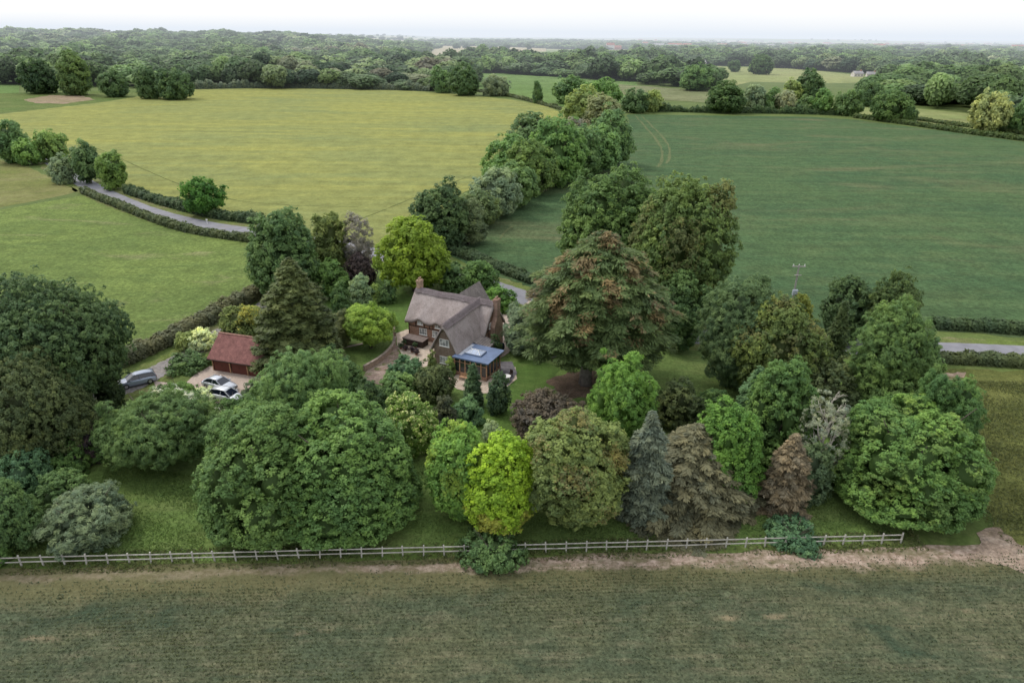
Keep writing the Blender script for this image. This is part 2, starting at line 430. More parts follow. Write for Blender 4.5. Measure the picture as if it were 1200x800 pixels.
    return root, (x, y, w, h), cr
# ------------------------------------------------------------------ grounds
def fieldmat(name, a, b_, c, rot=0.0, patch=.02, streak=.25, grain=1.6, st=6, d=None, dth=(.62, .72), grainamt=.35, rows=None, extra=None):
    m, t, b = newmat(name); P = t.geo()
    f1 = t.noise(patch, t.mapping(P, (1, 1.3, 1), rot), 7, .65, .6)
    f2 = t.noise(streak, t.mapping(P, (1.0/st, 1, 1), rot), 5, .65)
    col = t.mix(t.ramp(f1, .36, .64), a, b_)
    col = t.mix(t.math('MULTIPLY', t.ramp(f2, .45, .70), .65), col, c)
    if d: col = t.mix(t.ramp(t.noise(patch*1.7, t.mapping(P, (.6, 1.7, 1), rot+.3, (31, 7, 0)), 7, .62, .8), *dth), col, d)
    if rows:
        w = t.noise(rows, t.mapping(P, (.02, 1, 1), rot), 2, .5)
        col = t.mix(t.math('MULTIPLY', t.ramp(w, .40, .62), .35), col, tuple(x*.72 for x in a))
    g1 = t.ramp(t.noise(grain, P, 6, .8), .28, .72); g2 = t.ramp(t.noise(grain*.2, P, 6, .7), .3, .7)
    k = t.math('MULTIPLY_ADD', g1, grainamt*2, 1-grainamt); k = t.math('MULTIPLY', k, t.math('MULTIPLY_ADD', g2, .36, .82))
    v = t.n.new('ShaderNodeVectorMath'); v.operation = 'SCALE'; t.put(v.inputs[0], col); t.put(v.inputs['Scale'], k)
    col = v.outputs[0]
    if extra: col = extra(t, P, col)
    t.put(b.inputs['Base Color'], col); bump(t, b, g1, .6, .25/max(grain, .2))
    b.inputs['Roughness'].default_value = .95; b.inputs['Specular IOR Level'].default_value = .1
    return m
def ragged(pts, step=2.0, jit=.5, seed=1, closed=True):
    rng = random.Random(seed); out = []
    n = len(pts)
    for i in range(n if closed else n-1):
        a = Vector(pts[i][:2]); b = Vector(pts[(i+1) % n][:2]); L = (b-a).length; k = max(1, min(160, int(L/step)))
        nrm = Vector((-(b-a).y, (b-a).x)).normalized() if L > 0 else Vector((0, 0))
        for j in range(k):
            f = j/k; out.append(a.lerp(b, f)+nrm*(rng.uniform(-1, 1)*jit if j else 0))
    if not closed: out.append(Vector(pts[-1][:2]))
    return out
def smooth_line(pts, n=8):
    out = []; P = [pts[0]]+list(pts)+[pts[-1]]
    for i in range(1, len(P)-2):
        p0, p1, p2, p3 = (Vector(q[:2]) for q in P[i-1:i+3])
        for j in range(n):
            t = j/n; out.append(.5*((2*p1)+(p2-p0)*t+(2*p0-5*p1+4*p2-p3)*t*t+(3*p1-p0-3*p2+p3)*t**3))
    out.append(Vector(pts[-1][:2])); return out
def sheet(name, pts, z, mat, kind='structure'):
    vs = [Vector((p[0], p[1], float(terr(p[0], p[1]))+z)) for p in pts]
    tri = tessellate_polygon([vs]); me = bpy.data.meshes.new(name); me.from_pydata(vs, [], tri); me.update()
    o = link(name, me, mat)
    if sum(p.normal.z for p in me.polygons) < 0: me.flip_normals()
    o['kind'] = kind; return o
def px(pts, h=0): return [G(u, v, h) for u, v in pts]
def strip(name, line, w, z, mat, jit=0.12, kind='structure', seed=3):
    rng = random.Random(seed); L = []; Rr = []
    for i, p in enumerate(line):
        q = (line[min(i+1, len(line)-1)]-line[max(i-1, 0)]).normalized(); n = Vector((-q.y, q.x))
        ww = w(i/len(line)) if callable(w) else w
        L.append(p+n*(ww/2+rng.uniform(-jit, jit))); Rr.append(p-n*(ww/2+rng.uniform(-jit, jit)))
    vs = [(p.x, p.y, z) for p in L+Rr]; n = len(line)
    me = bpy.data.meshes.new(name); me.from_pydata(vs, [], [(i, n+i, n+i+1, i+1) for i in range(n-1)]); me.update()
    o = link(name, me, mat); o['kind'] = kind
    return o

# the land itself, one sheet to the horizon
ys = np.concatenate([np.arange(-60, 700, 20), np.geomspace(700, 16000, 70)]); xs = np.linspace(-1, 1, 81)
V = []; 
for y in ys:
    wd = 400+y*1.5 if y > 0 else 400
    for x in xs: V.append((x*wd, y, 0))
V = np.array(V); V[:, 2] = terr(V[:, 0], V[:, 1]); nx = len(xs)
Fc = [(j*nx+i, j*nx+i+1, (j+1)*nx+i+1, (j+1)*nx+i) for j in range(len(ys)-1) for i in range(nx-1)]
me = bpy.data.meshes.new('ground'); me.from_pydata(V.tolist(), [], Fc); me.update()
m, t, b = newmat('meadow_ground'); P = t.geo()
vo = t.n.new('ShaderNodeTexVoronoi'); vo.inputs['Scale'].default_value = .0032; t.put(vo.inputs['Vector'], t.mapping(P, (1, .7, 1), .4))
sx = t.n.new('ShaderNodeSeparateColor'); t.put(sx.inputs[0], vo.outputs['Color'])
farc = t.mix(t.ramp(sx.outputs[0], .3, .7), (.13, .19, .06), (.25, .27, .12)); farc = t.mix(t.ramp(sx.outputs[1], .68, .74), farc, (.34, .30, .2))
nearc = t.mix(t.ramp(t.noise(.05, P, 6), .35, .65), (.075, .115, .025), (.105, .145, .038))
nearc = t.mix(t.ramp(t.noise(.35, P, 6, .7), .45, .75), nearc, (.13, .16, .05))
sp = t.n.new('ShaderNodeSeparateXYZ'); t.put(sp.inputs[0], P)
col = t.mix(t.ramp(sp.outputs[1], 900, 1300), nearc, farc)
k = t.math('MULTIPLY_ADD', t.ramp(t.noise(1.3, P, 6, .8), .3, .7), .5, .75); v = t.n.new('ShaderNodeVectorMath'); v.operation = 'SCALE'; t.put(v.inputs[0], col); t.put(v.inputs['Scale'], k)
t.put(b.inputs['Base Color'], v.outputs[0]); b.inputs['Roughness'].default_value = .95; bump(t, b, t.noise(2, P, 4, .7), .5, .15)
g = link('ground', me, m); g['kind'] = 'structure'

# fence line and the crop in front of it
FA, FB = G(-60, 665.5), G(1066, 636)
fk = (FB.y-FA.y)/(FB.x-FA.x)
def fy(x): return FA.y+fk*(x-FA.x)
def soil(t, P, col):
    s = t.n.new('ShaderNodeSeparateXYZ'); t.put(s.inputs[0], P)
    d = t.math('SUBTRACT', s.outputs[1], t.math('MULTIPLY_ADD', s.outputs[0], fk, fy(0)-1.35))   # 0 at the worn line
    wob = t.math('MULTIPLY_ADD', t.noise(.22, P, 5, .7), 3.0, -1.5)
    dd = t.math('ABSOLUTE', t.math('ADD', d, wob))
    wid = t.math('MULTIPLY_ADD', t.ramp(s.outputs[0], -12, 34), .85, .55)
    k = t.math('SUBTRACT', 1.0, t.ramp(t.math('DIVIDE', dd, wid), .45, 1.35))
    k = t.math('MULTIPLY', k, t.math('MULTIPLY_ADD', t.ramp(t.noise(.9, t.mapping(P, (.45, 1, 1)), 5, .7), .36, .60), .75, .25))
    k = t.math('MULTIPLY', k, t.math('MULTIPLY_ADD', t.ramp(s.outputs[0], -24, 0), .7, .3))
    soilc = t.mix(t.ramp(t.noise(1.6, P, 6, .7), .35, .65), (.22, .16, .115), (.50, .39, .32))
    # dry grass fringe
    fr = t.math('SUBTRACT', 1.0, t.ramp(t.math('ABSOLUTE', t.math('ADD', d, wob)), 1.2, 4.2))
    col = t.mix(t.math('MULTIPLY', fr, .5), col, (.17, .15, .065))
    col = t.mix(k, col, soilc)
    # a worn wheel line out in the crop
    d2 = t.math('ABSOLUTE', t.math('ADD', t.math('ADD', d, 6.3), t.math('MULTIPLY_ADD', t.noise(.1, P, 3), 1.0, -.5)))
    k2 = t.math('MULTIPLY', t.math('SUBTRACT', 1.0, t.ramp(d2, .05, .45)), t.ramp(t.noise(.16, P, 4, .6), .52, .66))
    return t.mix(t.math('MULTIPLY', k2, .7), col, (.30, .24, .15))
cropm = fieldmat('young_crop', (.076, .096, .056), (.112, .118, .064), (.160, .150, .092), fk, .09, .9, 3.6, 3, (.046, .070, .042), (.52, .68), .45, rows=3.2, extra=soil)
sheet('crop_field', ragged([(-170, fy(-170)-.4, 0), (FB.x+9, fy(FB.x+9)-.4, 0), (FB.x+30, fy(FB.x)-6, 0), (200, 20, 0), (200, -30, 0), (-170, -30, 0)], 1.5, .3), .03, cropm)
# bare muddy gateway and track on the right
mud = fieldmat('bare_earth', (.34, .26, .20), (.24, .18, .13), (.42, .34, .27), .3, .2, .8, 3, 2, (.12, .12, .05), (.56, .66), .4)
sheet('mud_track', ragged(px([(1136, 655), (1150, 622), (1172, 618), (1200, 642), (1260, 668), (1300, 700), (1215, 676), (1170, 662)]), .6, .35, 4), .045, mud)
rp = fieldmat('rough_pasture', (.105, .120, .034), (.140, .150, .045), (.075, .095, .028), 1.1, .05, .35, 2.4, 6, (.17, .16, .07), (.62, .75), .45)
sheet('rough_pasture', ragged(px([(1078, 432), (1240, 436), (1700, 450), (2200, 800), (1260, 675), (1195, 650), (1165, 630), (1150, 560)]), 1.5, .4, 5), .02, rp)
sheet('bare_gateway', ragged(px([(1092, 438), (1132, 436), (1130, 442), (1100, 450), (1092, 447)]), .5, .15, 8), .04, mud)

lawnm = fieldmat('garden_lawn', (.132, .205, .054), (.108, .165, .048), (.155, .195, .066), .2, .07, .3, 3, 3, (.13, .14, .05), (.62, .75), .3)
sheet('garden_lawn', ragged([(FA.x+2, fy(FA.x)+.3, 0), (FB.x-1, fy(FB.x)+.3, 0)]+[tuple(p) for p in px([(1090, 560), (1080, 440), (1000, 415), (850, 412), (700, 395), (655, 372), (620, 365), (560, 352), (500, 335), (440, 318), (372, 318), (330, 352), (270, 405), (190, 480), (60, 560)])], 2, .25), .02, lawnm)
brt = fieldmat('mown_grass', (.095, .165, .036), (.080, .14, .034), (.12, .17, .05), .2, .12, .4, 4, 2, None, grainamt=.22)
sheet('mown_lawn', ragged(px([(590, 432), (618, 418), (655, 430), (648, 470), (618, 500), (560, 512), (520, 500), (520, 470), (575, 470)]), 1, .3), .035, brt)
sheet('side_lawn', ragged(px([(405, 330), (470, 330), (482, 352), (478, 388), (462, 394), (405, 402), (385, 390), (380, 350)]), 1, .3), .035, brt)
sheet('front_lawn', ragged(px([(398, 412), (458, 400), (463, 408), (447, 424), (425, 438), (400, 432)]), 1, .2), .035, lawnm)

pad = fieldmat('paddock', (.122, .172, .048), (.152, .205, .055), (.090, .135, .040), -.35, .04, .30, 1.4, 3, (.195, .205, .09), (.56, .72), .45)
sheet('paddock', ragged(px([(-260, 246), (0, 246), (100, 228), (150, 251), (215, 270), (300, 285), (322, 300), (300, 348), (225, 384), (142, 424), (60, 470), (-300, 560)]), 2, .4), .025, pad)
pad2 = fieldmat('dry_pasture', (.16, .175, .055), (.21, .205, .085), (.13, .165, .04), -.2, .03, .2, 1.2, 4, None, grainamt=.25)
sheet('dry_pasture', ragged(px([(-260, 185), (-20, 182), (35, 196), (92, 224), (60, 232), (0, 243), (-260, 243)]), 3, .6), .03, pad2)
# rape / barley going yellow
yel = fieldmat('flowering_crop', (.258, .270, .080), (.212, .240, .085), (.325, .318, .080), -.12, .010, .10, .9, 9, (.19, .225, .085), (.52, .70), .22, rows=.22)
YF = px([(-30, 139), (0, 134), (60, 127), (120, 120), (205, 106), (225, 104.5), (330, 103.5), (470, 106), (540, 110.5), (600, 117), (640, 124), (664, 136)])+px([(660, 150), (625, 172), (590, 200), (552, 222), (520, 240), (500, 262), (460, 285), (400, 288), (330, 280), (302, 263), (250, 254), (195, 240), (150, 224), (110, 200), (60, 180), (10, 160), (-30, 148)])
sheet('yellow_crop_field', ragged(YF, 3, .7), .03, yel)
tram = fieldmat('tramline', (.14, .165, .05), (.12, .14, .045), (.18, .18, .06), 0, .1, .3, 2, 3, None)
for pts in ([(98, 168), (128, 180), (165, 197), (205, 214), (262, 232), (330, 240), (420, 243)], [(300, 300), (430, 254), (470, 238), (500, 226), (552, 206)]):
    strip('tramline', smooth_line(px(pts)), .55, .05, tram, .12)
# bluish cereal field on the right
cer = fieldmat('green_cereal', (.058, .110, .048), (.075, .126, .050), (.096, .136, .055), .70, .014, .16, 1.2, 2, (.138, .142, .070), (.48, .74), .42, rows=.3)
CF = px([(735, 134), (860, 136), (950, 137), (1005, 141), (1100, 153), (1210, 168), (1500, 215), (1800, 420), (1300, 404), (1095, 388), (960, 384), (880, 375), (760, 362), (640, 345), (585, 325), (528, 300), (540, 282), (610, 238), (670, 205), (716, 178), (738, 158)])
sheet('green_cereal_field', ragged(CF, 3, .8), .025, cer)
marg = fieldmat('grass_margin', (.115, .160, .045), (.145, .17, .06), (.10, .14, .04), 0, .05, .3, 1.5, 3, None)
strip('grass_margin', smooth_line(px([(548, 272), (600, 238), (660, 208), (706, 180), (728, 155), (722, 134)])), lambda f: 5.5-1.5*f, .05, marg, .8)
trk = fieldmat('worn_track', (.125, .145, .065), (.10, .13, .055), (.16, .165, .085), 0, .2, .8, 2, 3, None)
strip('farm_track', smooth_line(px([(745, 136), (757, 150), (772, 168), (776, 186), (770, 196)])), .8, .06, trk, .35)
strip('farm_track', smooth_line(px([(752, 136), (764, 148), (780, 165), (785, 182), (780, 192)])), .7, .06, trk, .35)
strip('footpath', smooth_line(px([(586, 280), (592, 272), (601, 265)])), .5, .07, trk, .08)
strip('footpath', smooth_line(px([(660, 222), (690, 206), (712, 192), (733, 176)])), .6, .07, marg, .3)
pk = fieldmat('bare_pink_soil', (.30, .22, .16), (.24, .2, .12), (.17, .18, .07), 0, .05, .3, 1, 4, None)
sheet('bare_soil_patch', ragged(px([(28, 117), (60, 111.5), (100, 113), (112, 117), (75, 122), (40, 121)]), 3, 1.2), .06, pk)
gm = fieldmat('rough_meadow', (.10, .150, .040), (.13, .165, .05), (.085, .13, .035), 0, .02, .1, .8, 5, None)
sheet('field_margin', ragged(px([(-200, 112), (20, 109), (205, 104.5), (205, 106), (120, 120), (60, 128), (-200, 150)]), 4, 1), .02, gm)
# far fields
ff1 = fieldmat('far_green_field', (.125, .205, .060), (.145, .225, .07), (.11, .18, .055), .2, .006, .03, .3, 6, None, grainamt=.15)
ff2 = fieldmat('far_pale_field', (.235, .27, .105), (.27, .285, .12), (.20, .25, .09), .2, .005, .03, .3, 6, None, grainamt=.15)
ff3 = fieldmat('far_tan_field', (.36, .31, .20), (.33, .30, .18), (.40, .35, .23), .2, .005, .03, .3, 6, None, grainamt=.15)
sheet('far_green_field', px([(552, 80), (600, 85), (745, 93), (750, 112), (700, 130), (660, 128), (612, 112), (556, 106)]), .05, ff1)
sheet('far_grey_field', px([(725, 99), (830, 107), (850, 118), (835, 121), (750, 116), (725, 110)]), .12, fieldmat('stubble', (.17, .19, .09), (.2, .21, .11), (.15, .18, .08), 0, .01, .05, .3, 5, None, grainamt=.15))
sheet('far_pale_field', px([(780, 77), (880, 79), (940, 81), (1030, 91), (1025, 97), (960, 98), (880, 96), (840, 106), (800, 90)]), .06, ff2)
sheet('far_pale_field', px([(958, 131), (1010, 125), (1070, 127), (1135, 133), (1145, 152), (1090, 148), (1015, 138)]), .06, ff2)
sheet('far_tan_field', px([(505, 54), (560, 51.5), (640, 55), (640, 60), (600, 66), (515, 62)]), .1, ff3)
sheet('far_green_field', px([(-80, 95), (24, 95), (22, 109), (-80, 112)]), .06, ff1)
sheet('far_pale_field', px([(930, 50.5), (1060, 52), (1050, 55), (935, 54)]), .1, ff2)

# roads
asph, t, b = newmat('asphalt'); P = t.geo()
c = t.mix(t.ramp(t.noise(.5, P, 5), .3, .7), (.185, .185, .205), (.245, .245, .265)); c = t.mix(t.ramp(t.noise(.15, P, 5), .55, .75), c, (.22, .21, .2))
t.put(b.inputs['Base Color'], c); bump(t, b, t.noise(20, P, 3), .3, .02)
verge = fieldmat('road_verge', (.12, .165, .04), (.16, .17, .07), (.22, .19, .12), 0, .1, .5, 3, 2, None)
ROAD = smooth_line(px([(-60, 150), (0, 164), (38, 178), (62, 190), (88, 208), (125, 228), (175, 248), (235, 263), (300, 272.5), (370, 283), (440, 297), (520, 319), (570, 334), (615, 349), (680, 371), (760, 388), (850, 397), (950, 404), (1100, 410), (1200, 414), (1330, 421), (1600, 440)]), 10)
strip('road_verge', ROAD, 9.5, .03, verge, .5)
strip('road', ROAD, 5.4, .06, asph, .10)
LANE = smooth_line(px([(318, 280), (326, 312), (322, 345), (296, 368), (262, 388), (225, 414), (190, 432), (158, 450), (110, 468), (20, 500), (-120, 545)]), 10)
lanem = fieldmat('lane_surface', (.23, .22, .225), (.27, .25, .24), (.30, .27, .24), .6, .12, .5, 3, 3, (.14, .16, .06), (.55, .65), .3)
strip('lane_verge', LANE, 6.2, .034, verge, .45, seed=9)
strip('lane', LANE, lambda f: 2.8 if f < .5 else 3.5, .064, lanem, .22)
grav, t, b = newmat('gravel'); P = t.geo()
c = t.mix(t.ramp(t.noise(5, P, 6, .8), .3, .7), (.34, .27, .225), (.52, .43, .36)); c = t.mix(t.ramp(t.noise(.4, P, 4), .5, .7), c, (.42, .34, .28))
t.put(b.inputs['Base Color'], c); bump(t, b, t.noise(30, P, 3), .5, .03)
sheet('gravel_drive', ragged(px([(180, 446), (192, 448), (214, 452), (232, 436), (246, 429), (320, 436), (316, 452), (291, 470), (276, 492), (255, 486), (228, 480), (200, 466), (186, 460)]), .7, .08), .05, grav)
sheet('rear_drive', ragged(px([(572, 400), (583, 372), (596, 366), (612, 360), (620, 352), (634, 358), (612, 374), (600, 392), (598, 412), (586, 420)]), .7, .1), .07, grav)
pav, t, b = newmat('patio_paving'); P = t.geo()
br = t.n.new('ShaderNodeTexBrick'); t.put(br.inputs['Vector'], t.mapping(P, (1, 1, 1), .44)); br.inputs['Scale'].default_value = 1.0
br.inputs['Brick Width'].default_value = .7; br.inputs['Row Height'].default_value = .5; br.inputs['Mortar Size'].default_value = .025
br.inputs['Color1'].default_value = (.42, .34, .27, 1); br.inputs['Color2'].default_value = (.52, .43, .34, 1); br.inputs['Mortar'].default_value = (.25, .2, .15, 1)
c = t.mix(t.ramp(t.noise(1.2, P, 5), .45, .75), br.outputs[0], (.55, .48, .40)); t.put(b.inputs['Base Color'], c)
sheet('patio', ragged(px([(464, 391), (477, 386), (500, 394), (512, 408), (512, 424), (495, 432), (476, 424), (466, 408)]), .8, .05), .055, pav)
sunk = fieldmat('sunken_garden_earth', (.25, .18, .15), (.32, .25, .21), (.16, .15, .08), 0, .5, 1.0, 4, 2, (.10, .12, .04), (.55, .65), .3)
sheet('sunken_path', ragged(px([(464, 402), (470, 420), (492, 436), (478, 452), (446, 452), (424, 444), (430, 434), (450, 422)]), .6, .1), .05, sunk)
sheet('terrace', ragged(px([(524, 436), (542, 432), (585, 446), (604, 430), (606, 444), (586, 460), (560, 462), (536, 456), (522, 446)]), .8, .05), .055, pav)
slabs = simple('dark_slabs', (.16, .15, .16), .8, .25, 1.5)
sheet('dark_paving', ragged(px([(584, 424), (600, 424), (606, 438), (596, 452), (583, 452)]), .5, .05), .075, slabs)
strip('garden_path', smooth_line(px([(398, 409), (415, 405), (430, 402), (436, 400)])), .5, .065, grav, .05)

# the young crop itself: low plants in drilled rows
def plants():
    rng = np.random.default_rng(77); n = 230000
    x = rng.uniform(-78, 78, n); d = rng.uniform(1.6, 36, n)**1.0; d = np.round(d/.34)*.34+rng.normal(size=n)*.05
    y = FA.y+fk*(x-FA.x)-d
    f = np.sin(x*.13+1.3*np.sin(y*.21))*np.sin(y*.33+x*.05)+.5*np.sin(x*.61+y*.27)*np.sin(y*.9-x*.31)
    keep = (y > 14) & (np.abs(x) < 31+y*.78) & (rng.uniform(size=n) < .62+.35*f) & (rng.uniform(size=n) < (d-1.2)/2.5)
    x, y, f = x[keep], y[keep], f[keep]; n = len(x)
    L = rng.uniform(.08, .21, n); P = np.stack([x, y, .05+L*.35], 1)
    N = unit(rng.normal(size=(n, 3))*[1, 1, .5]+[0, 0, .6]); al = unit(rng.normal(size=(n, 3))*.8+[0, 0, .5])
    q = cards(rng, P, N, L*1.3, L*.5, .2, al)
    return mesh_from('crop_plants', q, .45+.25*f+rng.normal(size=n)*.2, .30+rng.normal(size=n)*.16)
cp = link('crop_plants', plants(), MT['leaf']); cp.color = (.082, .100, .052, 1); cp['kind'] = 'stuff'; tag(cp, 'sparse young crop plants covering the field in front of the fence', 'crop')
def tufts(name, poly, n, L0, L1, col, label, seed, z=.03):
    rng = np.random.default_rng(seed); xs = [p.x for p in poly]; ys_ = [p.y for p in poly]
    pts = []
    while len(pts) < n:
        x, y = rng.uniform(min(xs), max(xs)), rng.uniform(min(ys_), max(ys_))
        if inpoly(x, y, poly) and math.sin(x*.35+math.sin(y*.5)*2)*math.sin(y*.4+x*.1)+rng.uniform(-.6, 1.2) > 0: pts.append((x, y))
    P = np.array(pts); L = rng.uniform(L0, L1, n); P = np.column_stack([P, z+L*.3])
    q = cards(rng, P, unit(rng.normal(size=(n, 3))*[1, 1, .4]+[0, 0, .7]), L*1.3, L*.4, .2, unit(rng.normal(size=(n, 3))*.6+[0, 0, .6]))
    o = link(name, mesh_from(name, q, .5+rng.normal(size=n)*.25, .2+rng.normal(size=n)*.2), MT['leaf']); o.color = (*col, 1); o['kind'] = 'stuff'; tag(o, label, 'grass')
def inpoly(x, y, poly):
    c = False; n = len(poly)
    for i in range(n):
        x1, y1 = poly[i].x, poly[i].y; x2, y2 = poly[i-1].x, poly[i-1].y
        if (y1 > y) != (y2 > y) and x < (x2-x1)*(y-y1)/(y2-y1)+x1: c = not c
    return c
tufts('rough_grass', px([(1085, 445), (1300, 450), (1300, 660), (1195, 648), (1162, 622), (1120, 560)]), 26000, .10, .28, (.100, .115, .042), 'rough tufted grass of the right hand pasture', 5)
tufts('verge_grass', [Vector(p) for p in ((-55, fy(-55)-1.1), (36, fy(36)-1.1), (36, fy(36)+1.5), (-55, fy(-55)+1.5))], 9000, .10, .34, (.100, .115, .045), 'ragged grass growing along the foot of the fence', 6)
tufts('lawn_grass', px([(0, 655), (240, 652), (240, 560), (130, 540), (100, 600)]), 12000, .08, .22, (.104, .162, .044), 'longer grass on the open slope at lower left of the garden', 7)
tufts('lawn_grass', px([(485, 652), (1060, 632), (1000, 590), (780, 560), (600, 520), (480, 540)]), 22000, .08, .20, (.096, .150, .042), 'longer grass under the front row of trees', 8)

litter = fieldmat('bare_earth_under_cedar', (.12, .085, .06), (.16, .115, .085), (.09, .075, .045), 0, .4, 1.0, 4, 2, None)
sheet('bare_earth', ragged(px([(640, 446), (665, 436), (712, 434), (760, 440), (766, 456), (720, 468), (660, 466)]), .6, .3, 12), .04, litter)
# ------------------------------------------------------------------ house
def brickmat(name, c1, c2, mortar, s=1.0, rough=.9, bw=.225, rh=.075, var=.35):
    m, t, b = newmat(name); P = t.obj()
    # brick texture runs in its own x/y, so lay wall height on y and both horizontals on x
    sp = t.n.new('ShaderNodeSeparateXYZ'); t.put(sp.inputs[0], P); cb = t.n.new('ShaderNodeCombineXYZ')
    t.put(cb.inputs[0], t.math('ADD', sp.outputs[0], sp.outputs[1])); t.put(cb.inputs[1], sp.outputs[2])
    br = t.n.new('ShaderNodeTexBrick'); t.put(br.inputs['Vector'], cb.outputs[0]); br.inputs['Scale'].default_value = s
    br.inputs['Brick Width'].default_value = bw; br.inputs['Row Height'].default_value = rh; br.inputs['Mortar Size'].default_value = .010
    br.inputs['Color1'].default_value = (*c1, 1); br.inputs['Color2'].default_value = (*c2, 1); br.inputs['Mortar'].default_value = (*mortar, 1)
    f = t.ramp(t.noise(1.4, P, 6, .75), .25, .75); k = t.math('MULTIPLY_ADD', f, var*2, 1-var)
    v = t.n.new('ShaderNodeVectorMath'); v.operation = 'SCALE'; t.put(v.inputs[0], br.outputs[0]); t.put(v.inputs['Scale'], k)
    t.put(b.inputs['Base Color'], v.outputs[0]); b.inputs['Roughness'].default_value = rough
    bump(t, b, br.outputs['Fac'], .3, -.01); return m
brick = brickmat('red_brick', (.24, .115, .075), (.33, .17, .11), (.30, .25, .2))
brown = brickmat('brown_brick', (.17, .115, .085), (.23, .16, .12), (.22, .19, .16))
def thatchmat(name, a, b_):
    m, t, b = newmat(name); P = t.obj()
    f = t.noise(.6, P, 6, .6, .3); f2 = t.noise(9, t.mapping(P, (1, 1, .18)), 5, .8); f3 = t.noise(2.2, t.mapping(P, (1, 1, .12)), 4, .7)
    c = t.mix(t.ramp(f, .3, .7), a, b_); c = t.mix(t.math('MULTIPLY', t.ramp(f3, .52, .72), .5), c, tuple(x*.66 for x in a))
    c = t.mix(t.math('MULTIPLY', t.ramp(t.noise(.9, t.mapping(P, (1, 1, 1), 0, (9, 3, 1)), 6, .75), .58, .72), .4), c, (.20, .20, .15))
    k = t.math('MULTIPLY_ADD', t.ramp(f2, .3, .7), .4, .8); v = t.n.new('ShaderNodeVectorMath'); v.operation = 'SCALE'; t.put(v.inputs[0], c); t.put(v.inputs['Scale'], k)
    t.put(b.inputs['Base Color'], v.outputs[0]); b.inputs['Roughness'].default_value = 1; b.inputs['Specular IOR Level'].default_value = .05
    bump(t, b, f2, .9, .08); return m
thatch = thatchmat('thatch', (.285, .24, .225), (.375, .325, .31)); thatch2 = thatchmat('ridge_thatch', (.28, .235, .24), (.35, .305, .31))
tilem = brickmat('clay_tiles', (.215, .095, .085), (.275, .125, .11), (.12, .06, .055), 1, .85, .17, .10, .35)
gtile = brickmat('old_tiles', (.20, .175, .165), (.26, .225, .21), (.12, .11, .1), 1, .9, .17, .10, .3)
timber = simple('dark_timber', (.045, .030, .024), .8, .3, 3)
oak = simple('oak_frame', (.42, .25, .15), .7, .25, 3)
white = simple('white_paint', (.78, .77, .74), .5, .06, 2)
lead = simple('slate_blue_lead', (.12, .17, .28), .42, .12, 1.2, spec=.4)
stack = simple('chimney_clay', (.34, .235, .17), .85, .3, 4)
doorm, t, b = newmat('stained_door_boards'); P = t.obj()
w = t.n.new('ShaderNodeTexWave'); w.bands_direction = 'X'; w.inputs['Scale'].default_value = 2.6; w.inputs['Distortion'].default_value = .3; t.put(w.inputs['Vector'], P)
c = t.mix(t.ramp(w.outputs['Fac'], 0, .25), (.07, .022, .018), (.155, .052, .040)); c = t.mix(t.math('MULTIPLY', t.noise(3, P, 5), .4), c, (.11, .04, .03)); t.put(b.inputs['Base Color'], c); b.inputs['Roughness'].default_value = .6
def glassmat(name, col=(.02, .025, .03), rough=.08):
    m, t, b = newmat(name); b.inputs['Base Color'].default_value = (*col, 1); b.inputs['Roughness'].default_value = rough
    b.inputs['Specular IOR Level'].default_value = .8; bump(t, b, t.noise(2, t.obj(), 2), .08, .02); return m
glass = glassmat('dark_glass'); skyglass = glassmat('roof_glass', (.35, .42, .55), .05); carglass = glassmat('tinted_car_glass', (.012, .016, .028), .08)

HA = math.atan2(-.43, .903)
house = empty('thatched_cottage', (-4.66, 88.6, 0), HA, label='thatched brick cottage with white windows, projecting gable wing and garden room, standing among the trees', cat='house')
def hchild(b, name, mats, parent=None, **kw): return b.build(name, mats, parent or house, **kw)
EZ, RZ = 3.15, 6.75
# walls: the long range, the gabled wing, the rear wing
b = MB(); X0, X1, Dp = -10.0, 2.3, 2.75
for (xa, xb, ya, yb) in ((X0, X1, -Dp, Dp),):
    b.poly([(xa, ya, 0), (xb, ya, 0), (xb, ya, EZ), (xa, ya, EZ)]); b.poly([(xb, yb, 0), (xa, yb, 0), (xa, yb, EZ), (xb, yb, EZ)])
    for x in (xa, xb): b.poly([(x, ya, 0), (x, yb, 0), (x, yb, EZ), (x, 0, RZ-.5), (x, ya, EZ)])
wall = hchild(b, 'wall', brick)
b = MB(); WX, WY = 1.65, -9.3; WR = 6.2
b.poly([(-WX, WY, 0), (WX, WY, 0), (WX, WY, 3.3), (0, WY, WR-.05), (-WX, WY, 3.3)])
for x in (-WX, WX): b.poly([(x, WY, 0), (x, -2.7, 0), (x, -2.7, 3.3), (x, WY, 3.3)])
hchild(b, 'wing_wall', brown)
RX = -3.6
b = MB(); b.poly([(RX-2.2, 2.76, 0), (RX+2.2, 2.76, 0), (RX+2.2, 2.76, 3), (RX-2.2, 2.76, 3)])
for x in (RX-2.2, RX+2.2): b.poly([(x, 2.77, 0), (x, 6.6, 0), (x, 6.6, 3), (x, 2.77, 3)])
b.poly([(RX-2.2, 6.6, 0), (RX+2.2, 6.6, 0), (RX+2.2, 6.6, 3), (RX-2.2, 6.6, 3)]); hchild(b, 'rear_wall', brown)
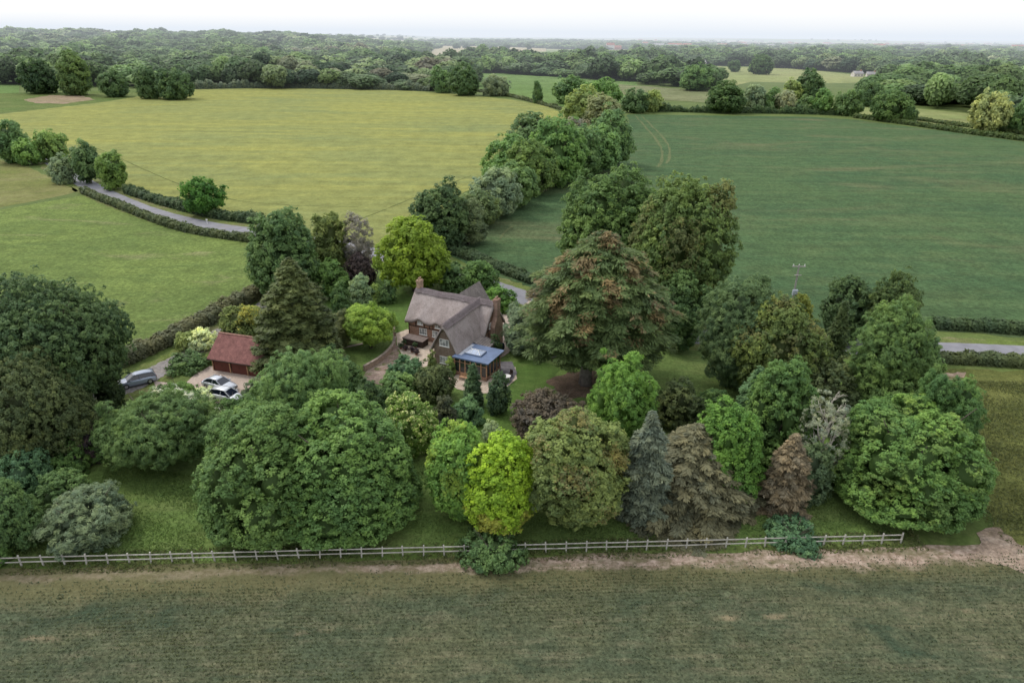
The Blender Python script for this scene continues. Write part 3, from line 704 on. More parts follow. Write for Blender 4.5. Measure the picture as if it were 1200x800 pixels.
# thatch: thick rounded sheet, eaves lifted over the upper windows
def thatch_roof(name, L0, L1, half, rz, ez, axis, dormers=(), th=.34, z1=None, bow=.18, parent=None):
    bm = bmesh.new(); nu, nv = 56, 30; z1 = rz if z1 is None else z1
    grid = {}
    for side in (0, 1):
        for i in range(nu+1):
            u = L0+(L1-L0)*i/nu
            rr = rz+(z1-rz)*i/nu
            for j in range(nv+1):
                s = -1+2*j/nv; a = abs(s)
                off = half*s; z = rr-(rr-ez)*(a if a > .12 else .06+a*a/.24*1.0) + bow*math.sin(math.pi*a)*.6
                for (du, up, sd) in dormers:
                    if s*sd > 0: z += up*math.exp(-((u-du)/.75)**2)*max(0, (a-.45)/.55)**1.3
                z += .05*math.sin(u*1.3+s*2)
                e = min(u-L0, L1-u); z -= max(0, (.35-e))*.35
                if side: z -= th
                p = (u, off, z) if axis == 'x' else (off, u, z)
                if side:
                    k = .96; p = (p[0], p[1]*k, p[2]) if axis == 'x' else (p[0]*k, p[1], p[2])
                grid[side, i, j] = bm.verts.new(p)
    for side in (0, 1):
        for i in range(nu):
            for j in range(nv): bm.faces.new([grid[side, i, j], grid[side, i+1, j], grid[side, i+1, j+1], grid[side, i, j+1]])
    for i in range(nu):
        for j in (0, nv): bm.faces.new([grid[0, i, j], grid[0, i+1, j], grid[1, i+1, j], grid[1, i, j]])
    for j in range(nv):
        for i in (0, nu): bm.faces.new([grid[0, i, j], grid[0, i, j+1], grid[1, i, j+1], grid[1, i, j]])
    q = MB(); q.bm.free(); q.bm = bm; return q.build(name, thatch, parent or house, smooth=True)
main_roof = thatch_roof('thatch_roof', -10.35, 2.55, 3.25, RZ, EZ-.25, 'x', [(-8.0, .62, -1), (-5.1, .55, -1)])
wing_roof = thatch_roof('thatch_roof', -9.72, .2, 2.15, WR+.3, 2.75, 'y', z1=RZ+.1, bow=.28)
def ridge(L0, L1, z0, z1, axis, half=.62, drop=.56):
    b = MB(); n = 48
    g = {}
    for i in range(n+1):
        u = L0+(L1-L0)*i/n; z = z0+(z1-z0)*i/n
        sc_ = 1+.12*abs(math.sin(i*math.pi/4))
        for j in range(9):
            s = -1+j/4; a = abs(s); o = half*s*sc_; zz = z+.17-drop*sc_*a**1.3+.05*math.sin(u*1.3)
            g[i, j] = b.bm.verts.new((u, o, zz) if axis == 'x' else (o, u, zz))
    for i in range(n):
        for j in range(8): b.bm.faces.new([g[i, j], g[i+1, j], g[i+1, j+1], g[i, j+1]])
    fs = b.bm.faces[:]; bmesh.ops.solidify(b.bm, geom=fs, thickness=.12)
    return b.build('roof_ridge', thatch2, house, smooth=True)
ridge(-10.2, 2.5, RZ-.03, RZ-.03, 'x'); ridge(-9.75, .3, WR+.27, RZ+.12, 'y', .6, .62)
b = MB()
for s in (-1, 1): b.prism([(RX, 1.0, 6.55), (RX, 6.9, 6.55), (RX+s*2.55, 6.9, 2.75), (RX+s*2.55, 2.6, 2.75)], (0, 0, .14))
hchild(b, 'tiled_roof', gtile)
b = MB(); b.poly([(RX-2.2, 6.62, 3), (RX+2.2, 6.62, 3), (RX, 6.62, 6.4)]); hchild(b, 'rear_gable', brown)
# chimneys
def chimney(x, y, w, d, z0, z1, taper=None):
    b = MB()
    if taper:
        zb, wb = taper
        b.box(x-w/2, x+w/2+.02, y-wb/2, y+wb/2, 0, zb); 
        b.prism([(x-w/2, y-wb/2, zb+.002), (x-w/2, y+wb/2, zb+.002), (x-w/2, y+d/2, zb+1.3), (x-w/2, y-d/2, zb+1.3)], (w, 0, 0)); z0 = zb+1.302
    b.box(x-w/2, x+w/2, y-d/2, y+d/2, z0, z1); b.box(x-w/2-.06, x+w/2+.06, y-d/2-.06, y+d/2+.06, z1+.002, z1+.16); b.box(x-w/2-.02, x+w/2+.02, y-d/2-.02, y+d/2+.02, z1+.162, z1+.26)
    c = hchild(b, 'chimney', stack if not taper else brickmat('chimney_brick', (.27, .15, .11), (.34, .21, .15), (.32, .27, .22)))
    p = MB()
    for yy in (-.22, .22): p.tube([(x, y+yy, z1+.26), (x, y+yy, z1+.62)], [.13, .10], 10)
    p.build('chimney_pot', stack, c)
chimney(-9.75, .25, .62, .85, 5.6, 7.7); chimney(2.72, .1, .66, .95, 0, 6.95, (3.4, 2.5))
# windows: frame > pane
def window(x, z, w, h, face, lights=3, ypos=0, mat=white, parent=None, xpos=0):
    b = MB(); p = MB(); t_ = .055
    def B(q, a0, a1, z0, z1, d0, d1):
        if face == 'front': q.box(a0, a1, ypos-d1, ypos-d0, z0, z1)
        else: q.box(xpos+d0, xpos+d1, a0, a1, z0, z1)
    B(b, x-w/2, x+w/2, z, z+t_, 0, .07); B(b, x-w/2, x+w/2, z+h-t_, z+h, 0, .07)
    for k in range(lights+1):
        c = x-w/2+t_/2+(w-t_)*k/lights; B(b, c-t_/2, c+t_/2, z+t_+.001, z+h-t_-.001, 0, .07)
    for k in range(lights):
        c0 = x-w/2+t_+(w-t_)*k/lights; c1 = c0+(w-t_)/lights-t_
        m_ = .022
        B(b, (c0+c1)/2-m_/2, (c0+c1)/2+m_/2, z+t_+.001, z+h-t_-.001, .035, .055)
        for q in (1, 2): zz = z+t_+(h-2*t_)*q/3; B(b, c0+.001, c1-.001, zz-m_/2, zz+m_/2, .030, .050)
    B(b, x-w/2-.06, x+w/2+.06, z-.07, z-.002, 0, .12)
    f = b.build('window', mat, parent or house)
    B(p, x-w/2+.01, x+w/2-.01, z+.01, z+h-.01, .004, .022); p.build('pane', curt, f); return f
curt, t, b_ = newmat('window_glass_over_pale_curtain'); c = t.mix(t.ramp(t.noise(2.2, t.obj(), 2), .42, .58), (.05, .06, .07), (.50, .50, .48)); t.put(b_.inputs['Base Color'], c); b_.inputs['Roughness'].default_value = .15; b_.inputs['Specular IOR Level'].default_value = .6
window(-.05, 3.35, 1.42, .95, 'front', 3, WY)
window(-.15, .85, 1.30, 1.0, 'front', 3, WY)
window(-7.55, .95, 1.25, .95, 'front', 3, -Dp); window(-5.55, .95, .95, .95, 'front', 2, -Dp)
window(-8.0, 2.42, .85, .62, 'front', 2, -Dp); window(-5.1, 2.40, .85, .60, 'front', 2, -Dp); window(-2.6, .95, 1.1, .95, 'front', 2, -Dp)
window(-1.0, 3.2, .8, .8, 'side', 2, xpos=X1); window(-1.9, .9, .8, 1.0, 'side', 2, xpos=X1); window(-4.6, 1.0, .9, .95, 'side', 2, xpos=WX)
b = MB(); b.box(-3.95, -3.1, -Dp-.07, -Dp-.003, .02, 2.0); d = hchild(b, 'door', timber)
b = MB(); b.box(-3.28, -3.22, -Dp-.12, -Dp-.072, .95, 1.05); b.build('handle', lead, d)
# timber framing on the long front
b = MB()
for x in (-9.95, -8.75, -7.3, -6.5, -5.9, -4.4, -2.9): b.box(x-.07, x+.07, -Dp-.03, -Dp+.04, .05 if x in (-9.95,) else 2.05, EZ-.1)
b.box(-9.98, -1.75, -Dp-.034, -Dp+.03, 1.98, 2.115)
hchild(b, 'timber_frame', timber)
b = MB(); b.box(X1-.05, X1+.034, -2.6, 2.6, 2.95, 3.1); b.box(X1-.05, X1+.03, -1.72, -1.58, .05, 3.9)
hchild(b, 'timber_frame', timber)
b = MB()
for s in (-1, 1): b.prism([(s*.02, WY-.34, WR+.02), (s*2.0, WY-.34, 2.72), (s*2.0, WY-.34, 2.55), (s*.02, WY-.34, WR-.2)], (0, .05, 0))
hchild(b, 'bargeboard', timber)
# side porch / lean-to under the right gable
b = MB(); b.box(1.8, 4.0, -5.3, -2.9, 0, 2.2); hchild(b, 'lean_to', brown)
b = MB(); b.prism([(1.66, -5.5, 2.9), (4.15, -5.5, 2.1), (4.15, -2.8, 2.1), (1.66, -2.8, 2.9)], (0, 0, .10)); hchild(b, 'lean_to_roof', gtile)
# garden room
b = MB(); cx0, cx1, cy0, cy1, cz = 1.68, 6.45, -10.0, -6.1, 2.55
for (xa, xb, ya, yb) in ((cx0, cx1, cy0, cy0+.2), (cx1-.2, cx1, cy0+.201, cy1), (cx0, cx1-.201, cy1-.2, cy1)): b.box(xa, xb, ya, yb, 0, .55)
gr = hchild(b, 'garden_room', brick)
b = MB(); p = MB(); k = 6
for i in range(k+1):
    x = cx0+.07+(cx1-cx0-.14)*i/k; b.box(x-.07, x+.07, cy0+.02, cy0+.16, .552, cz-.152)
    if i < k: p.box(x+.07, x+(cx1-cx0-.14)/k-.07, cy0+.08, cy0+.10, .552, cz-.152)
for i in range(1, 5):
    y = cy0+.09+(cy1-cy0-.18)*i/4; b.box(cx1-.16, cx1-.02, y-.07, y+.07, .552, cz-.152)
    p.box(cx1-.10, cx1-.08, y-(cy1-cy0-.18)/4+.07, y-.07, .552, cz-.152)
b.box(cx0, cx1, cy0, cy0+.2, cz-.15, cz); b.box(cx1-.2, cx1, cy0+.201, cy1, cz-.15, cz)
b.box(cx0+.05, cx1-.05, cy0+.03, cy0+.15, 1.9, 1.96)
fr = b.build('frame', oak, gr); p.build('glazing', glass, gr)
b = MB(); b.box(cx0-.0, cx1+.35, cy0-.35, cy1+.3, cz+.002, cz+.16); b.box(cx0, cx1+.40, cy0-.40, cy1+.35, cz+.162, cz+.20); rf = b.build('flat_roof', lead, gr)
b = MB(); lx0, lx1, ly0, ly1, lz = 2.75, 5.1, -9.1, -7.4, cz+.2
b.box(lx0, lx1, ly0, ly1, lz+.002, lz+.18); lan = b.build('roof_lantern', simple('lantern_frame', (.18, .22, .30), .4, .1, 2), rf)
b = MB(); zt = lz+.52; a_ = (lx0+.1, ly0+.1, lz+.19); b2 = (lx1-.1, ly0+.1, lz+.19); c_ = (lx1-.1, ly1-.1, lz+.19); d_ = (lx0+.1, ly1-.1, lz+.19); e_ = (lx0+.8, (ly0+ly1)/2, zt); f_ = (lx1-.8, (ly0+ly1)/2, zt)
b.poly([a_, b2, f_, e_]); b.poly([c_, d_, e_, f_]); b.poly([b2, c_, f_]); b.poly([d_, a_, e_]); b.build('lantern_glass', skyglass, lan)
b = MB()
for q in ((a_, e_), (b2, f_), (c_, f_), (d_, e_), (e_, f_)): b.tube([Vector(q[0])+Vector((0, 0, .02)), Vector(q[1])+Vector((0, 0, .02))], [.04, .04], 4)
for f in (.33, .66):
    for yy, ye in ((ly0+.1, .5), (ly1-.1, .5)): x = lx0+.1+(lx1-lx0-.2)*f; b.tube([(x, yy, lz+.21), (min(max(x, e_[0]), f_[0]), e_[1], zt+.02)], [.03, .03], 4)
b.build('glazing_bars', white, lan)
b = MB(); b.box(cx0+.001, cx0+.9, cy0+.4, cy1+.1, cz+.205, cz+.215); b.build('flashing', simple('pale_lead', (.42, .45, .5), .5, .1, 3), rf)

# ------------------------------------------------------------------ garage
gx, gy, ga = -38.73, 79.3, -R(16.0)
gar = empty('garage', (gx, gy, 0), ga, label='three-bay garage with red clay tile roof and dark red boarded doors facing the gravel', cat='garage')
GL, GD, GE, GR = 8.1, 5.2, 1.95, 4.1
dkwood = simple('dark_red_boarding', (.10, .035, .028), .75, .3, 3)
b = MB(); b.box(-.0, .12, .0, GD, 0, GE); b.box(GL-.12, GL, 0, GD, 0, GE); b.box(.121, GL-.121, GD-.12, GD, 0, GE); b.box(.121, GL-.121, 0, .10, GE-.18, GE)
for x in (0, GL): b.poly([(x, 0, GE+.001), (x, GD, GE+.001), (x, GD/2, GR-.1)])
b.build('wall', dkwood, gar)
b = MB(); y0, y1 = -.45, GD+.4; m_ = GD/2
for (ya, za, yb, zb) in ((y0, GE-.24, m_, GR), (y1, GE-.24, m_, GR)): b.prism([(-.35, ya, za), (GL+.35, ya, za), (GL+.35, yb, zb), (-.35, yb, zb)], (0, 0, .12))
grf = b.build('roof', tilem, gar)
b = MB()
for i in range(18): x = -.35+(GL+.7)*i/18; b.tube([(x+.005, m_, GR+.10), (x+(GL+.7)/18-.01, m_, GR+.105)], [.13, .13], 8)
b.build('ridge_tiles', simple('ridge_clay', (.34, .19, .15), .85, .25, 3), grf)
bay = (GL-.3)/3
for i in range(3):
    x0 = .15+i*bay
    b = MB(); b.box(x0+.12, x0+bay-.06, -.03, .05, .03, GE-.19); dd = b.build('garage_door', doorm, gar)
    b = MB(); b.box(x0+bay/2-.03, x0+bay/2+.03, -.07, -.032, .8, 1.0); b.build('handle', timber, dd)
for i in range(4):
    x = .08+i*bay; b = MB(); b.box(x-.07+(.05 if i == 0 else 0), x+.07, -.12, .0, 0, GE-.2, rot=None); b.build('post', oak, gar)
b = MB(); b.tube([(-.3, y0-.05, GE-.2), (GL+.3, y0-.05, GE-.2)], [.06, .06], 6); b.build('gutter', timber, gar)

# ------------------------------------------------------------------ cars
tyre = simple('tyre_rubber', (.02, .02, .022), .9, .1, 3); rim = simple('wheel_alloy', (.45, .46, .48), .35, .1, 4, metal=.7)
def paint(name, c): 
    m, t, b = newmat(name); b.inputs['Base Color'].default_value = (*c, 1); b.inputs['Metallic'].default_value = .35; b.inputs['Roughness'].default_value = .32; b.inputs['Coat Weight'].default_value = .6; b.inputs['Specular IOR Level'].default_value = .5; return m
lampm = simple('headlamp_glass', (.6, .62, .65), .15, .05, 4); redl = simple('tail_lamp', (.35, .02, .02), .2, .1, 4); blackp = simple('black_trim', (.02, .02, .022), .6, .1, 4)
def loft(name, sects, mat, parent, smooth=True):
    b = MB(); rows = [[b.bm.verts.new(p) for p in s] for s in sects]; n = len(rows[0])
    for i in range(len(rows)-1):
        for k in range(n): b.bm.faces.new((rows[i][k], rows[i][(k+1) % n], rows[i+1][(k+1) % n], rows[i+1][k]))
    b.bm.faces.new(rows[0][::-1]); b.bm.faces.new(rows[-1]); return b.build(name, mat, parent, smooth=smooth)
def car(loc, rz, pm, label, L=4.4, W=1.78, kind='saloon', group=None):
    r = empty('parked_car', loc, rz, label=label, cat='car', group=group)
    prof = [(-.5, .42, .62, .72), (-.485, .32, .80, .86), (-.44, .24, .90, .95), (-.30, .20, .93, .99), (-.1, .19, .93, 1), (.12, .19, .92, 1), (.25, .20, .89, .99), (.38, .22, .80, .96), (.455, .26, .70, .90), (.49, .33, .58, .80), (.5, .42, .50, .70)]
    S = []
    for (fx, zl, zh, wf) in prof:
        x = fx*L; w = W/2*wf; zm = (zl+zh)/2
        S.append([(x, -w*.92, zl), (x, -w, zl+.12), (x, -w, zh-.14), (x, -w*.9, zh-.02), (x, -w*.5, zh+.02), (x, 0, zh+.03), (x, w*.5, zh+.02), (x, w*.9, zh-.02), (x, w, zh-.14), (x, w, zl+.12), (x, w*.92, zl)])
    loft('body', S, pm, r)
    if kind == 'saloon': cab = [(-.40, .90, .93, .74), (-.26, .90, 1.34, .74), (-.15, .90, 1.42, .72), (.0, .90, 1.43, .72), (.07, .90, 1.38, .73), (.24, .88, .93, .78)]
    else: cab = [(-.485, .88, .95, .76), (-.43, .90, 1.38, .74), (-.2, .90, 1.49, .72), (.0, .90, 1.49, .72), (.09, .90, 1.42, .73), (.27, .86, .92, .78)]
    def cs(dz, dw, cab=cab): return [[(fx*L, -W/2*wt*1.22*dw, zb-.03), (fx*L, -W/2*(wt*1.22-.25*max(0, (zt-.95)/.5))*dw, zt-.07+dz), (fx*L, -W/2*wt*.70*dw, zt+dz), (fx*L, W/2*wt*.70*dw, zt+dz), (fx*L, W/2*(wt*1.22-.25*max(0, (zt-.95)/.5))*dw, zt-.07+dz), (fx*L, W/2*wt*1.22*dw, zb-.03)] for (fx, zb, zt, wt) in cab]
    loft('windows', cs(0, 1), carglass, r, False)
    b = MB(); rt = cab[1:5]
    S2 = [[(fx*L, -W/2*wt*.98, zt-.035), (fx*L, -W/2*wt*.66, zt+.012), (fx*L, 0, zt+.03), (fx*L, W/2*wt*.66, zt+.012), (fx*L, W/2*wt*.98, zt-.035), (fx*L, 0, zt-.04)] for (fx, zb, zt, wt) in rt]
    b.bm.free(); loft('roof', S2, pm, r)
    for s in (-1, 1):
        for (i, j) in ((0, 1), (4, 5)):
            b = MB(); a, c = cab[i], cab[j]
            b.tube([(a[0]*L, s*W/2*a[3]*(1.0 if i == 0 else .98), a[2]-.01), (c[0]*L, s*W/2*c[3]*(1.12 if j == 5 else .98), c[2]-.01)], [.045, .045], 5); b.build('pillar', pm, r)
        b = MB(); x = -.06*L; b.tube([(x, s*W/2*.985, .92), (x, s*W/2*.74, 1.40)], [.04, .04], 4); b.build('pillar', pm, r)
    for (wx, s) in ((-.30, -1), (-.30, 1), (.32, -1), (.32, 1)):
        b = MB(); y = s*(W/2-.10); b.tube([(wx*L, y-.11, .32), (wx*L, y+.11, .32)], [.325, .325], 20); w = b.build('wheel', tyre, r)
        b = MB(); b.tube([(wx*L, y+s*.08, .32), (wx*L, y+s*.122, .32)], [.22, .20], 12); b.build('rim', rim, w)
    for s in (-1, 1):
        b = MB(); b.box(.455*L, .492*L, s*W*.27-.16, s*W*.27+.16, .58, .70); b.build('headlight', lampm, r)
        b = MB(); b.box(-.497*L, -.47*L, s*W*.30-.13, s*W*.30+.13, .66, .82); b.build('tail_light', redl, r)
        b = MB(); b.box(.16*L, .19*L, s*(W/2+.10)-.08, s*(W/2+.10)+.08, .92, 1.04); b.build('wing_mirror', pm, r)
    b = MB(); b.box(.47*L, .503*L, -.42, .42, .38, .54); b.build('grille', blackp, r)
    b = MB(); b.box(.498*L, .507*L, -.26, .26, .40, .49); b.build('number_plate', white, r)
    return r
silver = paint('silver_paint', (.50, .53, .58)); pblue = paint('pale_blue_silver_paint', (.30, .35, .44))
p = G(162, 450); car((p.x, p.y, .065), R(216), pblue, 'silver estate car stopped on the lane beside the big dark oak', 4.3, 1.75, 'estate')
p = G(258, 455); car((p.x, p.y, .055), R(-24), silver, 'silver saloon car parked on the gravel in front of the garage doors', 4.6, 1.78, 'saloon')
p = G(267, 468.5); car((p.x, p.y, .055), R(-20), paint('white_paint_car', (.6, .62, .64)), 'pale car half hidden under the blossoming tree at the edge of the gravel', 4.0, 1.7, 'estate')

# ------------------------------------------------------------------ post and rail fence
fence = empty('post_and_rail_fence', (0, fy(0), 0), label='long pale wooden post and two-rail fence between garden and crop field', cat='fence')
fw = simple('weathered_rail_wood', (.40, .385, .34), .85, .25, 2)
xs_ = []; x = FA.x-8
while x < FB.x: xs_.append(x); x += 1.72
def posty(x): return fy(x)-fy(0)
PM = []
for i in range(3):
    b = MB(); b.box(-.055, .055, -.05, .05, 0, 1.12); bmesh.ops.rotate(b.bm, verts=b.bm.verts[:], cent=(0, 0, 0), matrix=Matrix.Rotation(R((0, 3, -3)[i]), 3, 'Y')); o = b.build('post', fw, fence); PM.append(o)
for i, x in enumerate(xs_):
    o = PM[i] if i < 3 else PM[random.randrange(3)].copy()
    if i >= 3: C.objects.link(o); o.parent = fence
    o.name = 'post'; o.location = (x, posty(x), random.uniform(-.06, .03)); o.rotation_euler = (R(random.uniform(-2, 2)), R(random.uniform(-2, 2)), math.atan(fk))
for z in (.50, .96):
    for i in range(0, len(xs_)-1, 2):
        j = min(i+2, len(xs_)-1)
        b = MB(); a = Vector((xs_[i], posty(xs_[i])-.075, z+random.uniform(-.03, .03))); c = Vector((xs_[j]-.01, posty(xs_[j])-.075, z+random.uniform(-.03, .03)))
        u = Vector((0, 0, .045)); n = Vector((0, .022, 0))
        vs = [b.bm.verts.new(q) for q in (a-u-n, a+u-n, a+u+n, a-u+n, c-u-n, c+u-n, c+u+n, c-u+n)]
        for f in ((0, 1, 2, 3), (4, 7, 6, 5), (0, 4, 5, 1), (1, 5, 6, 2), (2, 6, 7, 3), (3, 7, 4, 0)): b.bm.faces.new([vs[q] for q in f])
        b.build('rail', fw, fence)

# ------------------------------------------------------------------ hedges
def hedge(pxs, w, h, col, label, leaf, seed, hv=.15, cat='hedge', world=False):
    line = smooth_line(pxs if world else px(pxs), 6); rng = np.random.default_rng(seed)
    org = line[0]; seg = [(line[i], line[i+1]) for i in range(len(line)-1)]
    P = []; N = []; cores = []; S0 = 0; cvv = []
    tot = sum((b-a).length for a, b in seg)
    hh = lambda s: h*(1+hv*(math.sin(s*.23+seed)+.6*math.sin(s*.71+2*seed)+.4*math.sin(s*1.9)))
    ring = []
    for a, b in seg:
        L = (b-a).length
        if L < .01: continue
        d = (b-a)/L; n = np.array([-d.y, d.x, 0])
        m = int(L*(w+2*h)/(leaf*leaf*.20)); s = rng.uniform(0, L, m); ph = rng.uniform(-.05, math.pi+.05, m)
        H = np.array([hh(S0+q) for q in s]); r = 1+rng.normal(size=m)*.08+.07*np.sin((s+S0)*2.3+ph*3)
        ce, se = np.cos(ph), np.sin(ph)
        o = np.sign(ce)*np.abs(ce)**.55*w/2*r; z = np.abs(se)**.6*H*r
        p = np.array([a.x-org.x, a.y-org.y, 0])+np.outer(s, [d.x, d.y, 0])+np.outer(o, n); p[:, 2] = z
        P.append(p); N.append(np.outer(ce, n)+np.outer(se, [0, 0, 1])); cvv.append(.45+.2*np.sin((s+S0)*.9+seed)+.1*np.sin((s+S0)*3.1))
        S0 += L
    P = np.concatenate(P); N = unit(np.concatenate(N)+rng.normal(size=P.shape)*.45+[0, 0, .3]); cv = np.concatenate(cvv)
    L_ = leaf*rng.uniform(.7, 1.4, len(P)); q = cards(rng, P, N, L_*1.2, L_*.7)
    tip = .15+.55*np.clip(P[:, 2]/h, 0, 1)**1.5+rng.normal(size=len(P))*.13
    vs = []; fs = []; S0 = 0
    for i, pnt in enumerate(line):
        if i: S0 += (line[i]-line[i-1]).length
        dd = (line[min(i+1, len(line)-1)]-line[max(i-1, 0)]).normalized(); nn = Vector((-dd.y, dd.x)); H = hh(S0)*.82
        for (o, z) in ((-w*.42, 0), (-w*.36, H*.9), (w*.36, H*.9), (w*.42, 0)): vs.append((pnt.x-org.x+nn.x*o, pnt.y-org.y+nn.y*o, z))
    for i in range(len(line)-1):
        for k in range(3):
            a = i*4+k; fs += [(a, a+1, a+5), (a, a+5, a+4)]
    o = link('hedge', mesh_from('hedge', q, cv+rng.normal(size=len(P))*.1, tip, [(np.array(vs), np.array(fs))]), MT['leaf'])
    o.location = (org.x, org.y, 0); o.color = (*(COL[col] if isinstance(col, str) else col), 1)
    return tag(o, label, cat)
hedge([(150, 226), (195, 240), (250, 254), (308, 262)], 2.6, 1.9, 'dark', 'dark clipped hedge between the curving road and the yellow field', .55, 1)
hedge([(98, 226), (150, 247), (215, 270), (300, 284)], 1.9, 1.5, 'hedge', 'grey-green roadside hedge between the curving road and the paddock', .5, 2, .1)
hedge([(138, 430), (190, 405), (245, 378), (305, 346)], 2.5, 1.9, (.100, .105, .055), 'overgrown brownish hedge along the lane below the paddock', .42, 3, .12)
hedge([(1092, 383), (1150, 386), (1210, 391), (1330, 400)], 2.4, 1.5, 'dark', 'low clipped hedge between the green cereal field and the right end of the road', .42, 4, .08)
hedge([(1094, 422), (1150, 425), (1210, 429), (1340, 438)], 2.2, 1.3, 'hedge', 'low rough hedge along the near side of the road at right', .42, 5, .15)
hedge([(518, 291), (550, 303), (590, 318), (628, 332)], 2.6, 1.5, 'dark', 'dark hedge behind the cottage between the road and the green cereal field', .45, 6, .12)
hedge([(1003, 138), (1070, 147), (1130, 156), (1215, 167), (1330, 184)], 5, 1.9, (.05, .075, .022), 'long low hedge along the far right edge of the green cereal field', 1.2, 7, .1)
hedge([(1075, 141), (1140, 150), (1215, 160), (1330, 174)], 4, 1.6, (.065, .09, .03), 'second low hedge just beyond the far right hedge', 1.2, 8, .1)
hedge([(742, 130), (790, 131), (830, 132), (905, 133)], 5, 3.0, 'wood', 'scrubby hedge along the top of the green cereal field left of the field oaks', 1.2, 10, .3)
hedge([(906, 133), (940, 133.5), (985, 135)], 5, 3.2, 'mid', 'scrubby hedge along the top of the green cereal field right of the dark oak', 1.2, 11, .3)
hedge([(226, 104.5), (330, 103), (440, 105), (505, 107)], 6, 4.5, 'sage', 'pale scrub hedge between the yellow field and the big wood', 1.3, 12, .3)
hedge([(556, 107), (590, 112), (625, 120), (662, 130)], 3, 1.5, 'hedge', 'low hedge along the top right edge of the yellow field', 1.2, 13, .3)

# ------------------------------------------------------------------ garden walls, furniture, poles
stone = brickmat('garden_wall_brick', (.26, .17, .13), (.34, .24, .18), (.3, .26, .2))
def gwall(name, pxs, h, w, label, seed=0):
    L = smooth_line(px(pxs), 5); o0 = L[0]; b = MB()
    for i in range(len(L)-1):
        d = (L[i+1]-L[i]).normalized(); n = Vector((-d.y, d.x))*w/2
        a, c = L[i]-o0, L[i+1]-o0
        vs = [b.bm.verts.new((q.x, q.y, z)) for q in (a-n, a+n, c+n, c-n) for z in (0, h)]
        for f in ((0, 1, 3, 2), (2, 3, 5, 4), (4, 5, 7, 6), (6, 7, 1, 0), (1, 7, 5, 3)):
            if (f == (0, 1, 3, 2) and i) or (f == (4, 5, 7, 6) and i < len(L)-2): continue
            b.bm.faces.new([vs[q] for q in f])
    r = empty(name, (o0.x, o0.y, 0), label=label, cat='wall'); b.build('wall', stone, r)
    b = MB()
    for i in range(len(L)-1):
        d = (L[i+1]-L[i]); k = max(1, int(d.length/.5)); n = Vector((-d.y, d.x)).normalized()*(w/2+.04)
        for j in range(k):
            a = L[i]-o0+d*((j+.03)/k); c = L[i]-o0+d*((j+.97)/k)
            b.prism([(q.x, q.y, h+.003) for q in (a-n, a+n, c+n, c-n)], (0, 0, .07))
    b.build('coping', simple('coping_stone', (.27, .22, .18), .9, .3, 2), r)
gwall('garden_wall', [(427, 435), (447, 423), (460, 410), (463, 400)], .75, .3, 'curved low brick wall between the front lawn and the sunken patio')
gwall('garden_wall', [(463, 398), (461, 386), (459, 377)], 1.1, .3, 'short taller brick wall at the top corner of the patio')
b = MB(); q = G(487, 404); 
arb = empty('patio_shelter', (q.x, q.y, 0), HA, label='low flat brown roofed log shelter on the patio against the cottage', cat='shelter')
b.box(-1.7, 1.7, -.8, .9, 1.0, 1.1); b.build('roof', simple('brown_felt', (.17, .135, .12), .9, .2, 2), arb)
b = MB(); b.box(-1.6, 1.6, -.7, .8, 0, .997); b.build('wall', timber, arb)
pot = simple('terracotta', (.30, .13, .08), .85, .25, 4)
for i, (u, v, s) in enumerate(((470, 409, .34), (475, 411, .28), (475, 404, .3), (483, 413, .32), (487, 408, .3), (488, 416, .34))):
    q = G(u, v); lab = ['terracotta pot with clipped plant nearest the garden wall', 'small terracotta pot second from the garden wall', 'terracotta pot behind the pair by the garden wall', 'terracotta pot in the middle of the patio', 'terracotta pot nearest the brown shelter roof', 'terracotta pot nearest the gable wing'][i]
    r = empty('plant_pot', (q.x, q.y, .055), label=lab, cat='plant pot', group='pots on the patio')
    b = MB(); b.tube([(0, 0, 0), (0, 0, s*.9), (0, 0, s)], [s*.42, s*.6, s*.66], 12); b.build('pot', pot, r)
    g = broad(900+i, s*2.2, s*2.6, s*.9, .10, 'round', 6, .5, .8); o = link('plant', mesh_from('pot_plant', *g), MT['leaf'], r); o.color = (*COL['plum' if i % 2 else 'dark'], 1)
q = G(470, 404); 
# pale table and chairs on the dark paving
q = G(594, 447); r = empty('garden_table', (q.x, q.y, .08), R(20), label='small white garden table on the dark paving by the garden room', cat='table')
b = MB(); b.tube([(0, 0, .70), (0, 0, .74)], [.5, .5], 20); b.build('tabletop', white, r)
for a in range(4):
    b = MB(); b.tube([(.30*math.cos(a*1.571), .30*math.sin(a*1.571), .699), (.4*math.cos(a*1.571), .4*math.sin(a*1.571), 0)], [.025, .02], 6); b.build('leg', white, r)
def chair(q, rz, mat, label):
    r = empty('garden_chair', (q.x, q.y, .08), rz, label=label, cat='chair')
    b = MB(); b.box(-.24, .24, -.24, .24, .42, .47); b.build('seat', mat, r); b = MB(); b.box(-.24, .24, .20, .25, .474, .95); b.build('backrest', mat, r)
    for x in (-.21, .21):
        for y in (-.21, .21): b = MB(); b.box(x-.02, x+.02, y-.02, y+.02, 0, .418); b.build('leg', mat, r)
chair(G(589, 450), R(100), timber, 'dark garden chair left of the white table'); chair(G(598, 442), R(-40), timber, 'dark garden chair behind the white table')
q = G(545, 446); r = empty('garden_bench', (q.x, q.y, .07), HA, label='brown wooden bench on the pale terrace in front of the garden room', cat='bench')
b = MB(); b.box(-.75, .75, -.22, .22, .40, .45); b.build('seat', oak, r); b = MB(); b.box(-.75, .75, .19, .24, .453, .88); b.build('backrest', oak, r)
for x in (-.68, .68):
    for y in (-.18, .18): b = MB(); b.box(x-.03, x+.03, y-.03, y+.03, 0, .397); b.build('leg', oak, r)
q = G(533, 437); r = empty('urn', (q.x, q.y, .06), label='small white urn beside the wing at the corner of the garden room', cat='urn')
